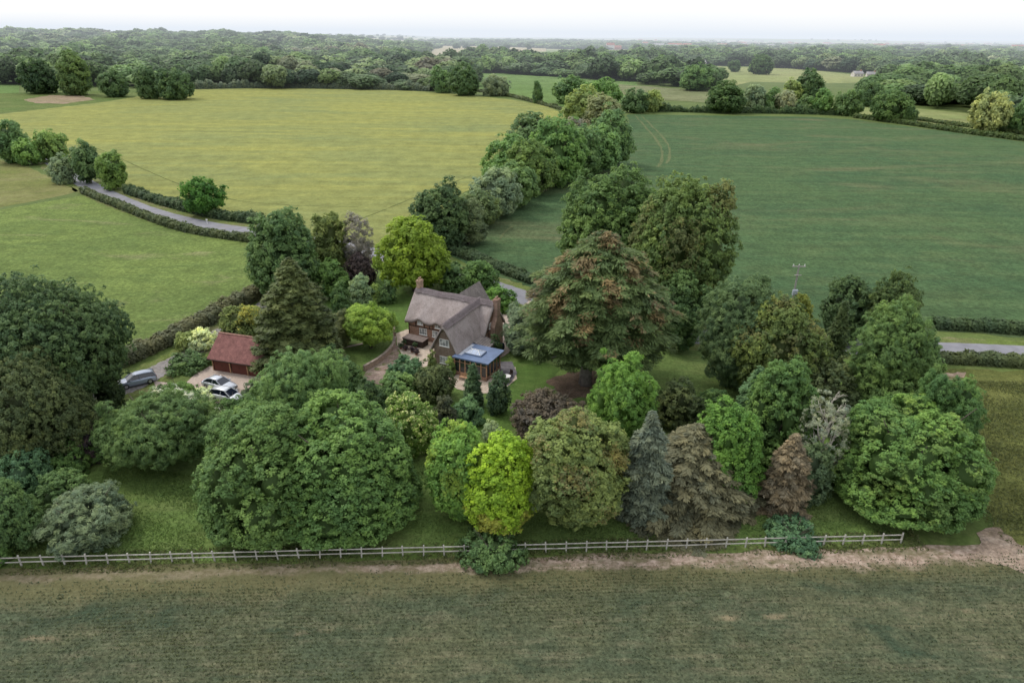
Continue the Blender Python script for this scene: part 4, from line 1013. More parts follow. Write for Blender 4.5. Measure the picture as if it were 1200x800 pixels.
b = MB(); b.tube([(0, 0, 0), (0, 0, .08), (0, 0, .2), (0, 0, .38), (0, 0, .5)], [.16, .08, .1, .22, .24], 12); b.build('bowl', white, r)
# dark blue oil tank by the right gable
q = G(583, 412); r = empty('storage_tank', (q.x, q.y, 0), HA, label='dark navy tank against the shrubs right of the cottage gable', cat='tank')
b = MB(); b.tube([(-.9, 0, .85), (-.8, 0, .85), (.8, 0, .85), (.9, 0, .85)], [.45, .6, .6, .45], 16); b.build('tank_body', simple('navy_plastic', (.02, .03, .055), .5, .2, 2), r)
b = MB(); b.box(-.7, -.5, -.4, .4, 0, .3); b.box(.5, .7, -.4, .4, 0, .3); b.build('support', stone, r)
# poles
def pole(u, v, h, label, trans=False, name='utility_pole'):
    q = G(u, v); r = empty(name, (q.x, q.y, 0), label=label, cat='pole')
    pm = simple('pole_wood', (.32, .30, .28), .9, .2, 1.5)
    b = MB(); b.tube([(0, 0, 0), (0, 0, h)], [.17, .12], 8); b.build('pole', pm, r)
    if trans:
        b = MB(); b.box(-1.0, 1.0, -.06, .06, h-.3, h-.15); b.box(-.5, .5, -.3, -.12, h-1.6, h-1.48); b.build('crossarm', pm, r)
        for x in (-.85, 0, .85): b = MB(); b.tube([(x, 0, h-.148), (x, 0, h+.15)], [.08, .05], 8); b.build('insulator', white, r)
        b = MB(); b.box(-.38, .38, -.55, -.13, h-4.7, h-3.9); b.tube([(-.2, -.34, h-3.898), (-.2, -.34, h-3.7)], [.05, .05], 6); b.tube([(.2, -.34, h-3.898), (.2, -.34, h-3.7)], [.05, .05], 6); b.build('transformer', simple('transformer_grey', (.38, .42, .48), .5, .1, 3), r)
    return q
pole(925, 372, 8.6, 'utility pole carrying a grey transformer at the edge of the green cereal field', True)
pole(365, 342, 6.5, 'slender pale pole beside the big green tree left of the side lawn')
q = G(243, 262.5); r = empty('road_sign', (q.x, q.y, 0), R(10), label='small pale marker post on the verge under the lone round oak', cat='sign')
b = MB(); b.tube([(0, 0, 0), (0, 0, .9)], [.06, .06], 6); b.build('post', white, r); b = MB(); b.box(-.2, .2, -.03, .03, .9, 1.15); b.build('plate', white, r)
q = G(1131, 413.5)
r = empty('bird', (q.x, q.y, .065), R(70), label='small black and white bird standing near the verge on the right end of the road', cat='bird')
b = MB(); b.tube([(-.34, 0, .22), (-.2, 0, .24), (0, 0, .26), (.14, 0, .32), (.22, 0, .42), (.30, 0, .43), (.40, 0, .40)], [.02, .07, .13, .11, .075, .06, .008], 9)
b.tube([(0, .05, .17), (.01, .05, 0)], [.018, .012], 5); b.tube([(0, -.05, .17), (.01, -.05, 0)], [.018, .012], 5); b.build('body', blackp, r, smooth=True)
b = MB(); b.tube([(-.1, 0, .185), (.12, 0, .22)], [.10, .10], 8); b.build('white_belly', white, r, smooth=True)
# ------------------------------------------------------------------ the trees that can be told apart
T = tree
# left-hand group
T((-85, 147, 328, 505), 'oak', 'dark', 'big dark oak at the left edge beside the lane end', hb=1.5, lobes=30)
T((-50, 118, 410, 545), 'round', 'dkolive', 'layered olive brown tree in front of the big dark left oak', hb=.5, lobes=46)
T((110, 146, 402, 490), 'column', (.036, .052, .022), 'ivy dark column of foliage right of the big left oak', 'tree', hb=0)
T((112, 262, 457, 545), 'feather', (.090, .135, .050), 'spreading feathery tree with white blossom below the gravel drive', accent=((.45, .46, .36), lambda x, y, z, t, r: (z > .6) & (t > .5) & (y > 1.5) & (np.sin(x*1.9)*np.sin(y*2.1)+r > .9)), hb=1.2, lobes=34)
T((62, 132, 492, 545), 'bush', 'plum', 'dark purple shrub between the olive tree and the spreading feathery tree', 'shrub', hb=0)
T((-30, 44, 482, 560), 'round', 'mid', 'dark green tree at the left edge under the olive tree', hb=.3)
T((98, 145, 499, 541), 'bush', 'green', 'green bush at the foot of the spreading feathery tree', 'shrub', hb=0)
T((48, 108, 512, 562), 'bush', 'green', 'bright green bush left of the shaded lawn corner', 'shrub', hb=0)
T((-10, 66, 522, 590), 'bush', 'teal', 'blue-green bush among the left corner shrubs', 'shrub', hb=0)
T((-45, 50, 562, 655), 'round', 'mid', 'green tree in the bottom left corner by the fence', hb=.2)
T((42, 108, 550, 610), 'bush', 'mid', 'mid green bush behind the grey willow shrub', 'shrub', hb=0)
T((44, 152, 566, 656), 'feather', 'sage', 'grey-leaved willow shrub by the fence at bottom left', 'shrub', hb=.1, lobes=24)
T((-30, 14, 628, 668), 'bush', 'green', 'low green bush at the very left end of the fence', 'shrub', hb=0)
# the big front pair and what stands behind it
T((234, 400, 474, 658), 'dome', (.080, .124, .040), 'huge dense round tree touching the fence, left of the front pair', hb=0, lobes=56)
T((322, 488, 462, 656), 'dome', (.078, .128, .040), 'huge dense dome shaped tree touching the fence, right of the front pair', hb=0, lobes=70)
T((290, 420, 412, 540), 'feather', 'feather', 'soft feathery light green tree behind the huge front pair', hb=1.5, lobes=44)
T((304, 392, 311, 436), 'yew', 'dkolive', 'tall dark olive conifer right of the garage', hb=.3)
T((258, 312, 359, 402), 'bush', 'olive', 'clipped rounded shrub with yellow top behind the garage', 'shrub', accent=((.26, .25, .05), lambda x, y, z, t, r: (z > .55) & (x > 0) & (r > .4)), hb=0)
T((278, 308, 358, 378), 'bush', 'yellow', 'golden yellow bush behind the garage roof', 'shrub', hb=0)
T((196, 246, 412, 440), 'bush', 'mid', 'low dark green shrub bed between the lane and the garage', 'shrub', hb=0)
T((218, 256, 384, 412), 'bush', 'cream', 'white flowering shrub at the left end of the garage', 'shrub', hb=0, leafk=.8)
T((205, 240, 388, 412), 'bush', 'khaki', 'yellow-green shrub on the lane verge left of the garage', 'shrub', hb=0)
T((284, 326, 441, 470), 'bush', 'sage', 'grey-green lavender like bush at the right end of the garage gravel', 'shrub', hb=0)
T((222, 262, 456, 478), 'bush', 'cream', 'cream blossoming bush beside the pale half hidden car', 'shrub', hb=0, leafk=.8)
T((238, 300, 474, 498), 'bush', 'green', 'green bush in front of the half hidden car', 'shrub', hb=0)
T((176, 240, 458, 480), 'bush', 'green', 'low hedge like shrub at the near edge of the drive', 'shrub', hb=0)
T((372, 408, 404, 446), 'bush', 'dark', 'dark round bush left of the front lawn', 'shrub', hb=0)
T((392, 425, 418, 462), 'bush', 'mid', 'green bush below the left corner of the front lawn', 'shrub', hb=0)
# behind the cottage, left to right
T((291, 374, 247, 345), 'oak', 'mid', 'large dark green tree in the bend where the lane leaves the road', hb=1.5, lobes=30)
T((362, 406, 250, 318), 'oak', 'olive', 'olive tinged tree leaning behind the large dark green tree', hb=1.5)
T((402, 437, 250, 322), 'bare', 'grey', 'tall thin grey half-bare tree behind the side lawn', hb=1.0, bark='palebark')
T((402, 440, 296, 336), 'bush', 'plum', 'dark purple bush at the foot of the grey half-bare tree', 'shrub', hb=0)
T((441, 524, 255, 335), 'round', (.135, .185, .024), 'rounded bright yellow-green tree behind the cottage roof', hb=1.5, lobes=34)
T((366, 408, 304, 352), 'round', 'green', 'rounded mid green tree at the top of the side lawn', hb=.2)
T((407, 437, 321, 358), 'bush', (.20, .25, .14), 'silvery cream-flowered shrub at the top of the side lawn', 'shrub', hb=0, leafk=.8)
T((433, 450, 333, 357), 'cone', 'lime', 'small lime green shrub beside the cream-flowered shrub', 'shrub', hb=0)
T((441, 464, 328, 357), 'bush', 'mid', 'dark rounded shrub nearest the cottage at the top of the side lawn', 'shrub', hb=0)
T((404, 463, 356, 402), 'feather', (.17, .235, .045), 'small light yellow-green tree with bare stem on the side lawn', hb=1.7, leafk=.8)
T((380, 414, 364, 408), 'feather', (.12, .13, .06), 'thin brownish green shrub left of the light yellow-green tree', 'shrub', hb=0, leafk=.8)
T((388, 412, 330, 372), 'bush', 'mid', 'mid green bush tucked between the tall conifer and the side lawn', 'shrub', hb=0)
T((488, 512, 309, 336), 'bush', 'sage', 'grey-green bush behind the left chimney', 'shrub', hb=0)
T((514, 552, 308, 346), 'round', 'mid', 'round green tree behind the cottage ridge, left one', hb=.3)
T((540, 584, 306, 346), 'round', 'green', 'round green tree behind the cottage ridge, right one', hb=.3)
T((564, 607, 336, 368), 'bush', 'vivid', 'clipped bright green bush right of the tiled rear roof', 'shrub', hb=0)
T((590, 632, 356, 415), 'feather', (.13, .165, .11), 'silvery green shrub at the left foot of the big cedar', 'shrub', hb=.1)
T((570, 588, 392, 420), 'bush', 'dark', 'dark green bush against the right gable chimney', 'shrub', hb=0)
T((501, 511, 402, 436), 'column', 'khaki', 'climbing plant covering the left edge of the gable wing', 'shrub', hb=0, leafk=.7)
T((522, 536, 418, 440), 'bush', 'lime', 'yellow-green climber on the corner beside the garden room', 'shrub', hb=0, leafk=.7)
# garden shrubs in front of the cottage
T((454, 496, 416, 458), 'bush', 'teal', 'rounded green bush in front of the sunken patio', 'shrub', hb=0)
T((484, 532, 427, 472), 'bush', 'dkolive', 'brownish olive bush in front of the gable wing', 'shrub', hb=0)
T((442, 490, 436, 474), 'bush', 'feather', 'soft green bush below the patio', 'shrub', hb=0)
T((414, 454, 444, 488), 'bush', 'dark', 'dark holly like bush right of the feathery tree', 'shrub', hb=0)
T((438, 512, 461, 538), 'round', (.120, .180, .045), 'variegated round tree with cream tips right of the huge front pair', accent=((.36, .38, .18), lambda x, y, z, t, r: (t > .55) & (r > .72)), hb=.3, lobes=40)
T((506, 538, 464, 512), 'bush', (.05, .055, .035), 'grey-brown bush right of the variegated round tree', 'shrub', hb=0)
T((530, 567, 464, 500), 'bush', 'teal', 'rounded grey-green juniper below the narrow pointed conifer', 'shrub', hb=0)
T((544, 565, 428, 478), 'yew', (.045, .075, .040), 'narrow pointed dark conifer in front of the garden room', hb=0)
T((571, 598, 436, 486), 'cone', (.045, .070, .038), 'small dark egg shaped conifer on the mown lawn', hb=0)
T((566, 590, 492, 520), 'bush', (.20, .24, .14), 'white blossoming bush between the two bright front trees', 'shrub', hb=0, leafk=.8)
# the row along the fence
T((501, 574, 494, 606), 'round', 'bright', 'bright fresh green tree right of the open grass gap', accent=((.15, .22, .04), lambda x, y, z, t, r: (np.sin(x*1.2+2)*np.sin(z*7+y)+r > .95)), hb=.6, lobes=46)
T((545, 630, 508, 636), 'round', (.19, .27, .028), 'golden lime tree standing nearest the fence', accent=((.235, .25, .045), lambda x, y, z, t, r: (z < .42) & (np.sin(x*1.7)*np.sin(y*1.3+z*7)+r > .35)), hb=.6, lobes=52)
T((617, 735, 484, 644), 'column', 'khaki', 'broad pale olive tree between the golden lime tree and the grey conifers', accent=((.17, .16, .06), lambda x, y, z, t, r: (np.sin(x*.8+2)*np.sin(z*8+y)+r > 1.0)), hb=.5, lobes=60)
T((603, 697, 457, 526), 'bush', 'purple', 'dark purple-leaved bush below the big cedar', 'shrub', hb=0, lobes=30)
T((692, 768, 415, 522), 'feather', 'bright', 'airy bright green tree in front of the big cedar', hb=1.2, lobes=36)
T((764, 824, 443, 505), 'bush', 'dkolive', 'dark olive bush on the shaded lawn right of the cedar', 'shrub', hb=0)
T((727, 784, 487, 612), 'spruce', 'blue', 'narrow blue-grey spruce left of the big drooping conifer', hb=1.0)
T((736, 878, 503, 646), 'spruce', 'brownc', 'big grey-brown drooping conifer by the fence', hb=.4)
T((802, 893, 470, 594), 'dome', 'vivid', 'bright green dome shaped tree behind the grey-brown conifer', hb=.4, lobes=50)
T((820, 856, 456, 486), 'bush', 'feather', 'low arching green bush above the bright dome shaped tree', 'shrub', hb=0)
T((852, 904, 434, 530), 'spruce', 'teal', 'green drooping conifer left of the large round green tree', hb=.3)
T((866, 958, 424, 552), 'dome', 'green', 'large round green tree behind the rust brown conifer', hb=.6, lobes=46)
T((891, 948, 512, 608), 'spruce', 'rust', 'small rust brown conifer between two bright trees', hb=.2)
T((936, 996, 458, 560), 'bare', (.23, .24, .18), 'dying tree with bleached white branches and thin grey leaves', hb=1.5, bark='palebark')
T((925, 975, 520, 592), 'bush', (.06, .085, .045), 'grey-green shrub under the bleached white tree', 'shrub', hb=0)
T((968, 1160, 465, 646), 'dome', (.095, .158, .046), 'very large bright green chestnut at the right end of the fence', accent=((.110, .172, .045), lambda x, y, z, t, r: (np.sin(x*.9+2)*np.sin(z*7+y)+r > .85)), hb=.5, lobes=58)
T((896, 962, 610, 654), 'bush', 'teal', 'low dark spreading bush across the fence near the right end', 'shrub', hb=0)
T((537, 618, 638, 671), 'bush', 'mid', 'low rounded green bush growing through the middle of the fence', 'shrub', hb=0)
# the cedar and the trees behind it
cedar, _, _ = T((622, 778, 279, 436), 'cedar', 'cedar', 'great spreading cedar with orange tinged upper boughs and thick grey trunk', at=(686, 450), accent=((.135, .108, .056), lambda x, y, z, t, r: (z > .40) & (np.sin(x*1.1+1)*np.sin(y*.9+z*9)+r*.9+z*.8+t*.6 > 1.80) & (t > .35)), hb=5.2)
T((660, 786, 199, 330), 'oak', (.066, .104, .034), 'tall dark green tree behind the left of the cedar', hb=3, lobes=34)
T((738, 860, 211, 375), 'round', (.080, .112, .036), 'tall olive green tree behind the right of the cedar', accent=((.115, .13, .045), lambda x, y, z, t, r: (np.sin(x*.5+2)*np.sin(z*6+y*.4)+r > .9)), hb=2, lobes=46)
T((772, 832, 318, 408), 'oak', 'mid', 'darker green tree under the tall olive tree', hb=.5)
T((822, 922, 326, 452), 'feather', (.066, .098, .046), 'blue-green feathery tree on the shaded lawn edge', hb=.6, lobes=44)
T((856, 968, 350, 466), 'round', (.078, .100, .032), 'large olive green tree left of the narrow dark conifer', accent=((.115, .125, .045), lambda x, y, z, t, r: (z > .6) & (np.sin(x*.9+2)*np.sin(z*8+y)+r > .95)), hb=.8, lobes=54)
T((914, 952, 345, 382), 'bush', (.17, .175, .035), 'yellowish bush at the foot of the utility pole', 'tree', hb=0)
T((962, 994, 354, 436), 'spruce', (.045, .065, .028), 'narrow dark pointed conifer between the olive tree and the feathery willow', hb=.2)
T((964, 1022, 324, 400), 'oak', 'dark', 'dark green tree by the road behind the narrow conifer', hb=.8)
T((1012, 1078, 320, 410), 'oak', (.055, .078, .028), 'brownish green tree by the road right of the dark green one', hb=.8)
T((996, 1100, 354, 500), 'feather', (.082, .124, .042), 'tall feathery willow green tree left of the road end', hb=.6, lobes=56)
T((1060, 1102, 390, 450), 'bush', 'mid', 'green roadside bush where the road passes behind the willow green tree', 'shrub', hb=0)
T((1040, 1150, 440, 560), 'feather', (.060, .105, .036), 'loose green tree behind the large bright chestnut', hb=.6, lobes=40)
T((940, 1010, 420, 500), 'bush', 'dkolive', 'dark undergrowth tree behind the bleached white tree', hb=0)
# orange tinge on the upper boughs of the cedar: a crown of its own colour
# roadside trees, upper left
T((-12, 38, 142, 190), 'oak', 'mid', 'leftmost roadside tree on the inner bend', hb=.8, lobes=20)
T((14, 48, 162, 194), 'oak', 'green', 'smaller roadside tree in front of the leftmost one', hb=.6)
T((38, 80, 153, 190), 'round', (.085, .125, .04), 'pale green roadside tree over the road', hb=.8)
T((55, 88, 180, 217), 'round', 'sage', 'grey willow like roadside tree on the paddock side', hb=.3)
T((81, 119, 165, 212), 'round', 'dark', 'dark upright roadside tree on the yellow field side', hb=.8)
T((112, 148, 177, 222), 'round', (.070, .105, .028), 'two-toned roadside tree at the right end of the bend group', hb=.6)
T((212, 263, 208, 249), 'round', (.038, .085, .018), 'lone round green oak in the roadside hedge by the yellow field', hb=1.6, lobes=24)
# the tree belt between the yellow and the green field
for i, (bx, kd, cl, lb) in enumerate([
 ((486, 545, 212, 290), 'oak', 'dark', 'dark tree at the near end of the tree belt'),
 ((530, 566, 236, 284), 'bush', (.075, .095, .05), 'greyish bush on the green field side at the near end of the tree belt'),
 ((540, 582, 226, 264), 'oak', (.065, .085, .035), 'brownish tree second in the tree belt'),
 ((556, 606, 200, 250), 'oak', 'sage', 'sage green tree third in the tree belt'),
 ((576, 626, 192, 242), 'oak', (.072, .108, .040), 'green tree filling the low middle of the tree belt'),
 ((570, 632, 160, 222), 'oak', 'green', 'bright topped tree in the middle of the tree belt'),
 ((592, 650, 166, 226), 'round', (.07, .10, .03), 'olive tree in the middle of the tree belt'),
 ((606, 640, 196, 224), 'bush', (.13, .12, .09), 'pinkish grey bush on the green field side of the tree belt'),
 ((600, 650, 134, 178), 'oak', 'dark', 'dark topped tree rising behind the middle of the tree belt'),
 ((622, 682, 140, 216), 'round', 'green', 'tall rounded green tree right of the middle of the tree belt'),
 ((660, 688, 140, 172), 'round', (.13, .12, .095), 'grey leafless looking tree in the tree belt'),
 ((644, 700, 150, 206), 'oak', (.070, .108, .042), 'green tree joining the two tall clumps of the tree belt'),
 ((680, 722, 150, 200), 'round', (.070, .115, .045), 'rounded green tree on the green field side of the far belt'),
 ((688, 738, 131, 192), 'oak', 'mid', 'dark green tree at the far right of the tree belt'),
 ((664, 702, 102, 142), 'round', 'khaki', 'pale green tree near the far end of the tree belt'),
 ((690, 722, 112, 146), 'round', (.14, .145, .075), 'tan tinged tree near the far end of the tree belt'),
 ((652, 690, 91, 122), 'oak', 'mid', 'dark spreading tree at the far end of the tree belt'),
 ((682, 724, 94, 126), 'round', 'green', 'green tree closing the far end of the tree belt'),
 ((728, 760, 106, 131), 'oak', 'dark', 'dark rounded tree at the top left corner of the green cereal field'),
 ((752, 776, 108, 131), 'round', 'khaki', 'pale bush like tree beside the dark corner tree'),
 ((566, 597, 90, 113), 'feather', (.12, .14, .09), 'thin bare looking tree on the far green field edge'),
 ((624, 636, 97, 120), 'feather', 'wood', 'slim young tree standing alone at the far green field'),
]): T((bx[0]-(4 if i < 18 else 0), bx[1]+(4 if i < 18 else 0), bx[2]-2, bx[3]+1), kd, cl, lb, 'tree', hb=.8)
# field-edge oaks, far right and far left
for bx, kd, cl, lb in [
 ((829, 873, 95, 132), 'oak', (.036, .060, .022), 'broad dark oak on the top edge of the green cereal field'),
 ((873, 900, 100, 131), 'round', 'sage', 'grey-green willow right of the broad dark oak'),
 ((894, 914, 103, 132), 'round', 'mid', 'upright green tree in the scrub right of the grey-green willow'),
 ((908, 932, 106, 133), 'round', (.17, .175, .11), 'pale buff coloured tree in the scrub'),
 ((930, 956, 112, 134), 'bush', (.055, .085, .035), 'rounded bushy tree left of the tall dark field tree'),
 ((932, 966, 81, 118), 'oak', 'dark', 'tall dark tree standing above the scrub'),
 ((918, 940, 92, 118), 'round', 'khaki', 'pale green tree left of the tall dark tree above the scrub'),
 ((948, 976, 104, 134), 'round', 'green', 'bright green tree at the right end of the scrub'),
 ((978, 1012, 106, 137), 'oak', (.065, .098, .036), 'rounded green oak on the far field edge, left of two'),
 ((1022, 1072, 106, 144), 'oak', (.052, .082, .028), 'spreading green oak on the far field edge, right of two'),
 ((1058, 1076, 128, 146), 'bush', 'dark', 'small dark bush at the foot of the spreading green oak'),
 ((1136, 1186, 108, 156), 'round', (.19, .20, .085), 'pale yellowish willow near the right edge'),
 ((1146, 1178, 128, 156), 'bush', (.075, .105, .045), 'darker bush under the pale yellowish willow'),
 ((1182, 1220, 108, 158), 'oak', 'mid', 'green tree at the right edge beside the pale willow'),
 ((1000, 1036, 96, 126), 'oak', 'dark', 'dark tree between the two far field oaks and behind them'),
 ((798, 836, 76, 106), 'oak', 'mid', 'green tree at the left end of the pale far field'),
 ((853, 868, 71, 85), 'round', 'dark', 'small dark tree standing in the pale far field'),
 ((878, 906, 64, 88), 'oak', 'dark', 'dark spreading tree on the top edge of the pale far field'),
 ((20, 70, 70, 110), 'oak', (.028, .048, .022), 'dark blue-green oak at the left end of the far oak row'),
 ((66, 106, 60, 112), 'oak', (.060, .088, .032), 'tall lighter oak second in the far oak row'),
 ((114, 150, 81, 114), 'oak', 'dark', 'dark oak in the middle of the far oak row'),
 ((156, 190, 79, 117), 'oak', (.045, .070, .030), 'oak fourth in the far oak row on the edge of the yellow field'),
 ((183, 226, 81, 118), 'oak', 'dark', 'spreading dark oak at the right end of the far oak row'),
 ((505, 530, 78, 110), 'oak', 'mid', 'green tree at the right tip of the big wood, left one'),
 ((526, 560, 74, 112), 'oak', 'dark', 'dark tree at the right tip of the big wood, nearest the far green field'),
]: T(bx, kd, cl, lb, 'tree', hb=.5)

# ------------------------------------------------------------------ woods
def small_crown(seed, leaf=.16, n=700):
    """unit tree: 1 m wide crown 0.5 radius, 1 m high"""
    rng = np.random.default_rng(seed); nl = 8
    D = fib(nl, rng); D = D[D[:, 2] > -.6]; lr = rng.uniform(.24, .34, len(D)); LC = D*(.5-lr*.9)[:, None]*[1, 1, .9]+[0, 0, .50]
    D = np.vstack([D, [[0, 0, 1]]]); lr = np.append(lr, .36); LC = np.vstack([LC, [[0, 0, .56]]])
    q = []; i = rng.integers(0, len(D), n); d = unit(rng.normal(size=(n, 3))+D[i]*.7); p = LC[i]+d*lr[i][:, None]
    keep = np.ones(n, bool)
    for j in range(len(D)): keep &= np.linalg.norm(p-LC[j], axis=1) > lr[j]*.82
    p, d, i = p[keep], d[keep], i[keep]; p[:, 2] = np.maximum(p[:, 2], .02)
    N = unit(d+rng.normal(size=d.shape)*.5+[0, 0, .3]); L = leaf*rng.uniform(.6, 1.3, len(p))
    cv = rng.uniform(.38, .6, len(D))
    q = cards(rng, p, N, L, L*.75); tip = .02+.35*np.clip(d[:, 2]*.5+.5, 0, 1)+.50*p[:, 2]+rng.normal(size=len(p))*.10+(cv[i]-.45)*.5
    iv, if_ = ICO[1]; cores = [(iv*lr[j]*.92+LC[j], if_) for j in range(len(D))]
    return q, cv[i]+rng.normal(size=len(p))*.1, tip, cores
protos = [mesh_from('woodland_tree', *small_crown(50+i, .115, 1100)) for i in range(6)]
far_protos = [mesh_from('woodland_tree', *small_crown(70+i, .17, 420)) for i in range(4)]
for me in protos+far_protos: me.materials.append(MT['leaf'])
WOODS = {
 'left': px([(-200, 101), (24, 100), (225, 103.5), (505, 106), (556, 109), (556, 98), (540, 88), (500, 80), (478, 72), (500, 64), (505, 56), (-200, 50)]),
 'middle': px([(590, 86), (640, 90), (745, 97), (830, 108), (838, 100), (800, 84), (770, 76), (742, 70), (640, 67), (560, 68), (540, 74), (538, 84), (560, 86)]),
 'right': px([(1012, 117), (1036, 120), (1078, 126), (1135, 133), (1190, 152), (1400, 172), (1400, 70), (1180, 68), (1000, 62), (900, 60), (740, 58), (742, 68), (780, 76), (880, 78), (1035, 88), (1030, 104)]),
 'far': px([(505, 53.5), (640, 56), (745, 58), (1400, 68), (1400, 58), (1180, 56), (930, 54), (740, 52), (640, 48.5), (505, 47)]),
}
cands = []; rng = np.random.default_rng(5)
for key, poly in WOODS.items():
    xa, xb = min(p.x for p in poly), max(p.x for p in poly); ya, yb = min(p.y for p in poly), max(p.y for p in poly)
    yb = min(yb, 5200)
    y = ya; 
    while y < yb:
        sp = 20 if y < 1300 else 20+(y-1300)*.006
        half = y*1.0
        x = max(xa, -half)+rng.uniform(0, sp)
        while x < min(xb, half):
            X, Y = x+rng.uniform(-.35, .35)*sp, y+rng.uniform(-.35, .35)*sp
            clear = math.sin(X*.0062+1.7*math.sin(Y*.0016)+(0 if key != 'left' else 2))*math.sin(Y*.0048+X*.0012+.6)
            if inpoly(X, Y, poly) and abs(X) < Y*.86 and not (Y > (950 if key != 'left' else 1150) and clear > (.50 if key != 'left' else .72)): cands.append((X, Y, key, sp))
            x += sp
        y += sp*.9
WC = [(.050, .080, .032), (.064, .100, .038), (.036, .056, .028), (.085, .122, .048), (.055, .080, .040), (.042, .066, .032), (.100, .130, .062), (.026, .042, .024), (.115, .130, .078), (.075, .075, .050)]
big = lambda: 0
def canopy(x, y): return 15+3.2*math.sin(x*.031+y*.013)+3.2*math.sin(y*.037-x*.011+1)+2*math.sin(x*.09)*math.sin(y*.08)
def tcol(x, y, r):
    k = (math.sin(x*.011+y*.004)+math.sin(x*.005-y*.009+2))*2.4+r*5.0
    c = WC[int(abs(k)) % len(WC)]; j = 1.1+.85*((r*7.3) % 1)**1.5
    return tuple(q*j for q in c)
LABW = {'left': ('tree in the big wood beyond the yellow field', 'trees of the big wood beyond the yellow field'),
        'middle': ('tree in the wood beyond the far green field', 'trees of the wood beyond the far green field'),
        'right': ('tree in the wood at the far right beyond the field oaks', 'trees of the wood at the far right'),
        'far': ('tree on the wooded skyline', 'trees on the wooded skyline')}
cands.sort(key=lambda c: c[1])
NI = 215
near, far = cands[:NI], cands[NI:]
# the nearest of each wood stand as things of their own
for i, (x, y, key, sp) in enumerate(near):
    r = random.random(); w = random.uniform(19, 32); h = canopy(x, y)*random.uniform(.85, 1.2)
    o = bpy.data.objects.new('woodland_tree', protos[i % 6]); C.objects.link(o)
    o.location = (x, y, float(terr(x, y))-.3); o.scale = (w, w*random.uniform(.85, 1.1), h); o.rotation_euler = (0, 0, r*6.28)
    o.color = (*tcol(x, y, r), 1); tag(o, LABW[key][0], 'tree', LABW[key][1])
# everything behind is one wood: too many to count
def wood_mass(name, items, label):
    Q = []; Vv = []; Tt = []; CO = []; Cc = []; cc = []
    G_ = [small_crown(200+i, .20, 330) for i in range(5)]; G2 = [small_crown(300+i, .34, 90) for i in range(5)]
    nq = 0
    for i, (x, y, key, sp) in enumerate(items):
        g_ = (G_ if y < 1400 else G2)[i % 5]; r = random.random(); a = r*6.28; ca, sa = math.cos(a), math.sin(a)
        w = sp*random.uniform(1.05, 1.65); h = canopy(x, y)*random.uniform(.7, 1.25)
        if y > 2500: h *= .9
        Rm = np.array([[ca*w, -sa*w, 0], [sa*w, ca*w, 0], [0, 0, h]]); off = np.array([x, y, float(terr(x, y))-.3])
        Q.append(g_[0]@Rm.T+off); Vv.append(g_[1]); Tt.append(g_[2]); c = tcol(x, y, r); Cc.append(np.tile(c, (len(g_[1]), 1)))
        for cvv, cff in g_[3]: CO.append((cvv@Rm.T+off, cff)); cc.append(np.tile(c, (len(cff), 1)))
    me = mesh_from(name, np.concatenate(Q), np.concatenate(Vv), np.concatenate(Tt), CO)
    col = np.concatenate(Cc+cc); a = me.attributes.new('tc', 'FLOAT_COLOR', 'FACE'); a.data.foreach_set('color', np.concatenate([col, np.ones((len(col), 1))], 1).astype(np.float32).ravel())
    o = link(name, me, woodm); o['kind'] = 'stuff'; tag(o, label, 'wood'); return o
woodm = MT['leaf'].copy(); woodm.name = 'wood_foliage'
nt = woodm.node_tree; oi = [n for n in nt.nodes if n.type == 'OBJECT_INFO'][0]; at = nt.nodes.new('ShaderNodeAttribute'); at.attribute_name = 'tc'
for l in list(nt.links):
    if l.from_node == oi: s = l.to_socket; nt.links.remove(l); nt.links.new(at.outputs['Color'], s)
wood_mass('distant_wood', [c for c in far if c[2] == 'left'], 'dense distant mixed woodland covering the slope at upper left to the skyline')
wood_mass('distant_wood', [c for c in far if c[2] != 'left'], 'dense distant woodland belts across the middle and right up to the skyline')
print('wood trees', len(near), len(far))

# hedges and scattered trees in the hazy country beyond, and the far town
pts = []
for _ in range(2600):
    y = 2400*math.exp(random.uniform(0, 1.25)); x = random.uniform(-.75, .85)*y
    k = math.sin(x*.004+y*.0011)*math.sin(y*.0031-x*.0008+1)
    if k > .15: pts.append((x, y, 'c', random.uniform(14, 26)))
wood_mass('distant_hedgerows', pts, 'hazy hedgerow trees in the far farmland below the skyline')
rw = simple('render_wall', (.62, .58, .54), .9, .1, .2); rr = simple('far_red_roof', (.34, .13, .09), .9, .2, .2); gr_ = simple('far_grey_roof', (.32, .31, .31), .9, .2, .2)
def far_house(x, y, w, d, e, h, rz, wm, rm, label, group=None, name='distant_house', stack_=True):
    r = empty(name, (x, y, float(terr(x, y))), rz, label=label, cat='house', group=group)
    b = MB(); b.box(-w/2, w/2, -d/2, d/2, -2, e); 
    for s in (-1, 1): b.poly([(s*w/2, -d/2, e+.01), (s*w/2, d/2, e+.01), (s*w/2, 0, h-.2)])
    b.build('wall', wm, r)
    b = MB()
    for s in (-1, 1): b.prism([(-w/2-.4, s*(d/2+.4), e-.3), (w/2+.4, s*(d/2+.4), e-.3), (w/2+.4, 0, h), (-w/2-.4, 0, h)], (0, 0, .3))
    o = b.build('roof', rm, r)
    if stack_: b = MB(); b.box(w*.3, w*.3+1, -.5, .5, h-.8, h+1.6); b.build('chimney', rr, o)
    b = MB()
    n = max(2, int(w/4))
    for i in range(n):
        for z in ((1.0, 3.8) if e > 4.5 else (1.0,)): b.box(-w/2+w*(i+.35)/n, -w/2+w*(i+.65)/n, -d/2-.04, -d/2-.005, z, z+1.3)
    b.build('window', glass, r); return r
q = G(715, 57); far_house(q.x, q.y, 30, 12, 16, 24, .1, rw, rr, 'tall white walled house with red roof rising above the skyline wood')
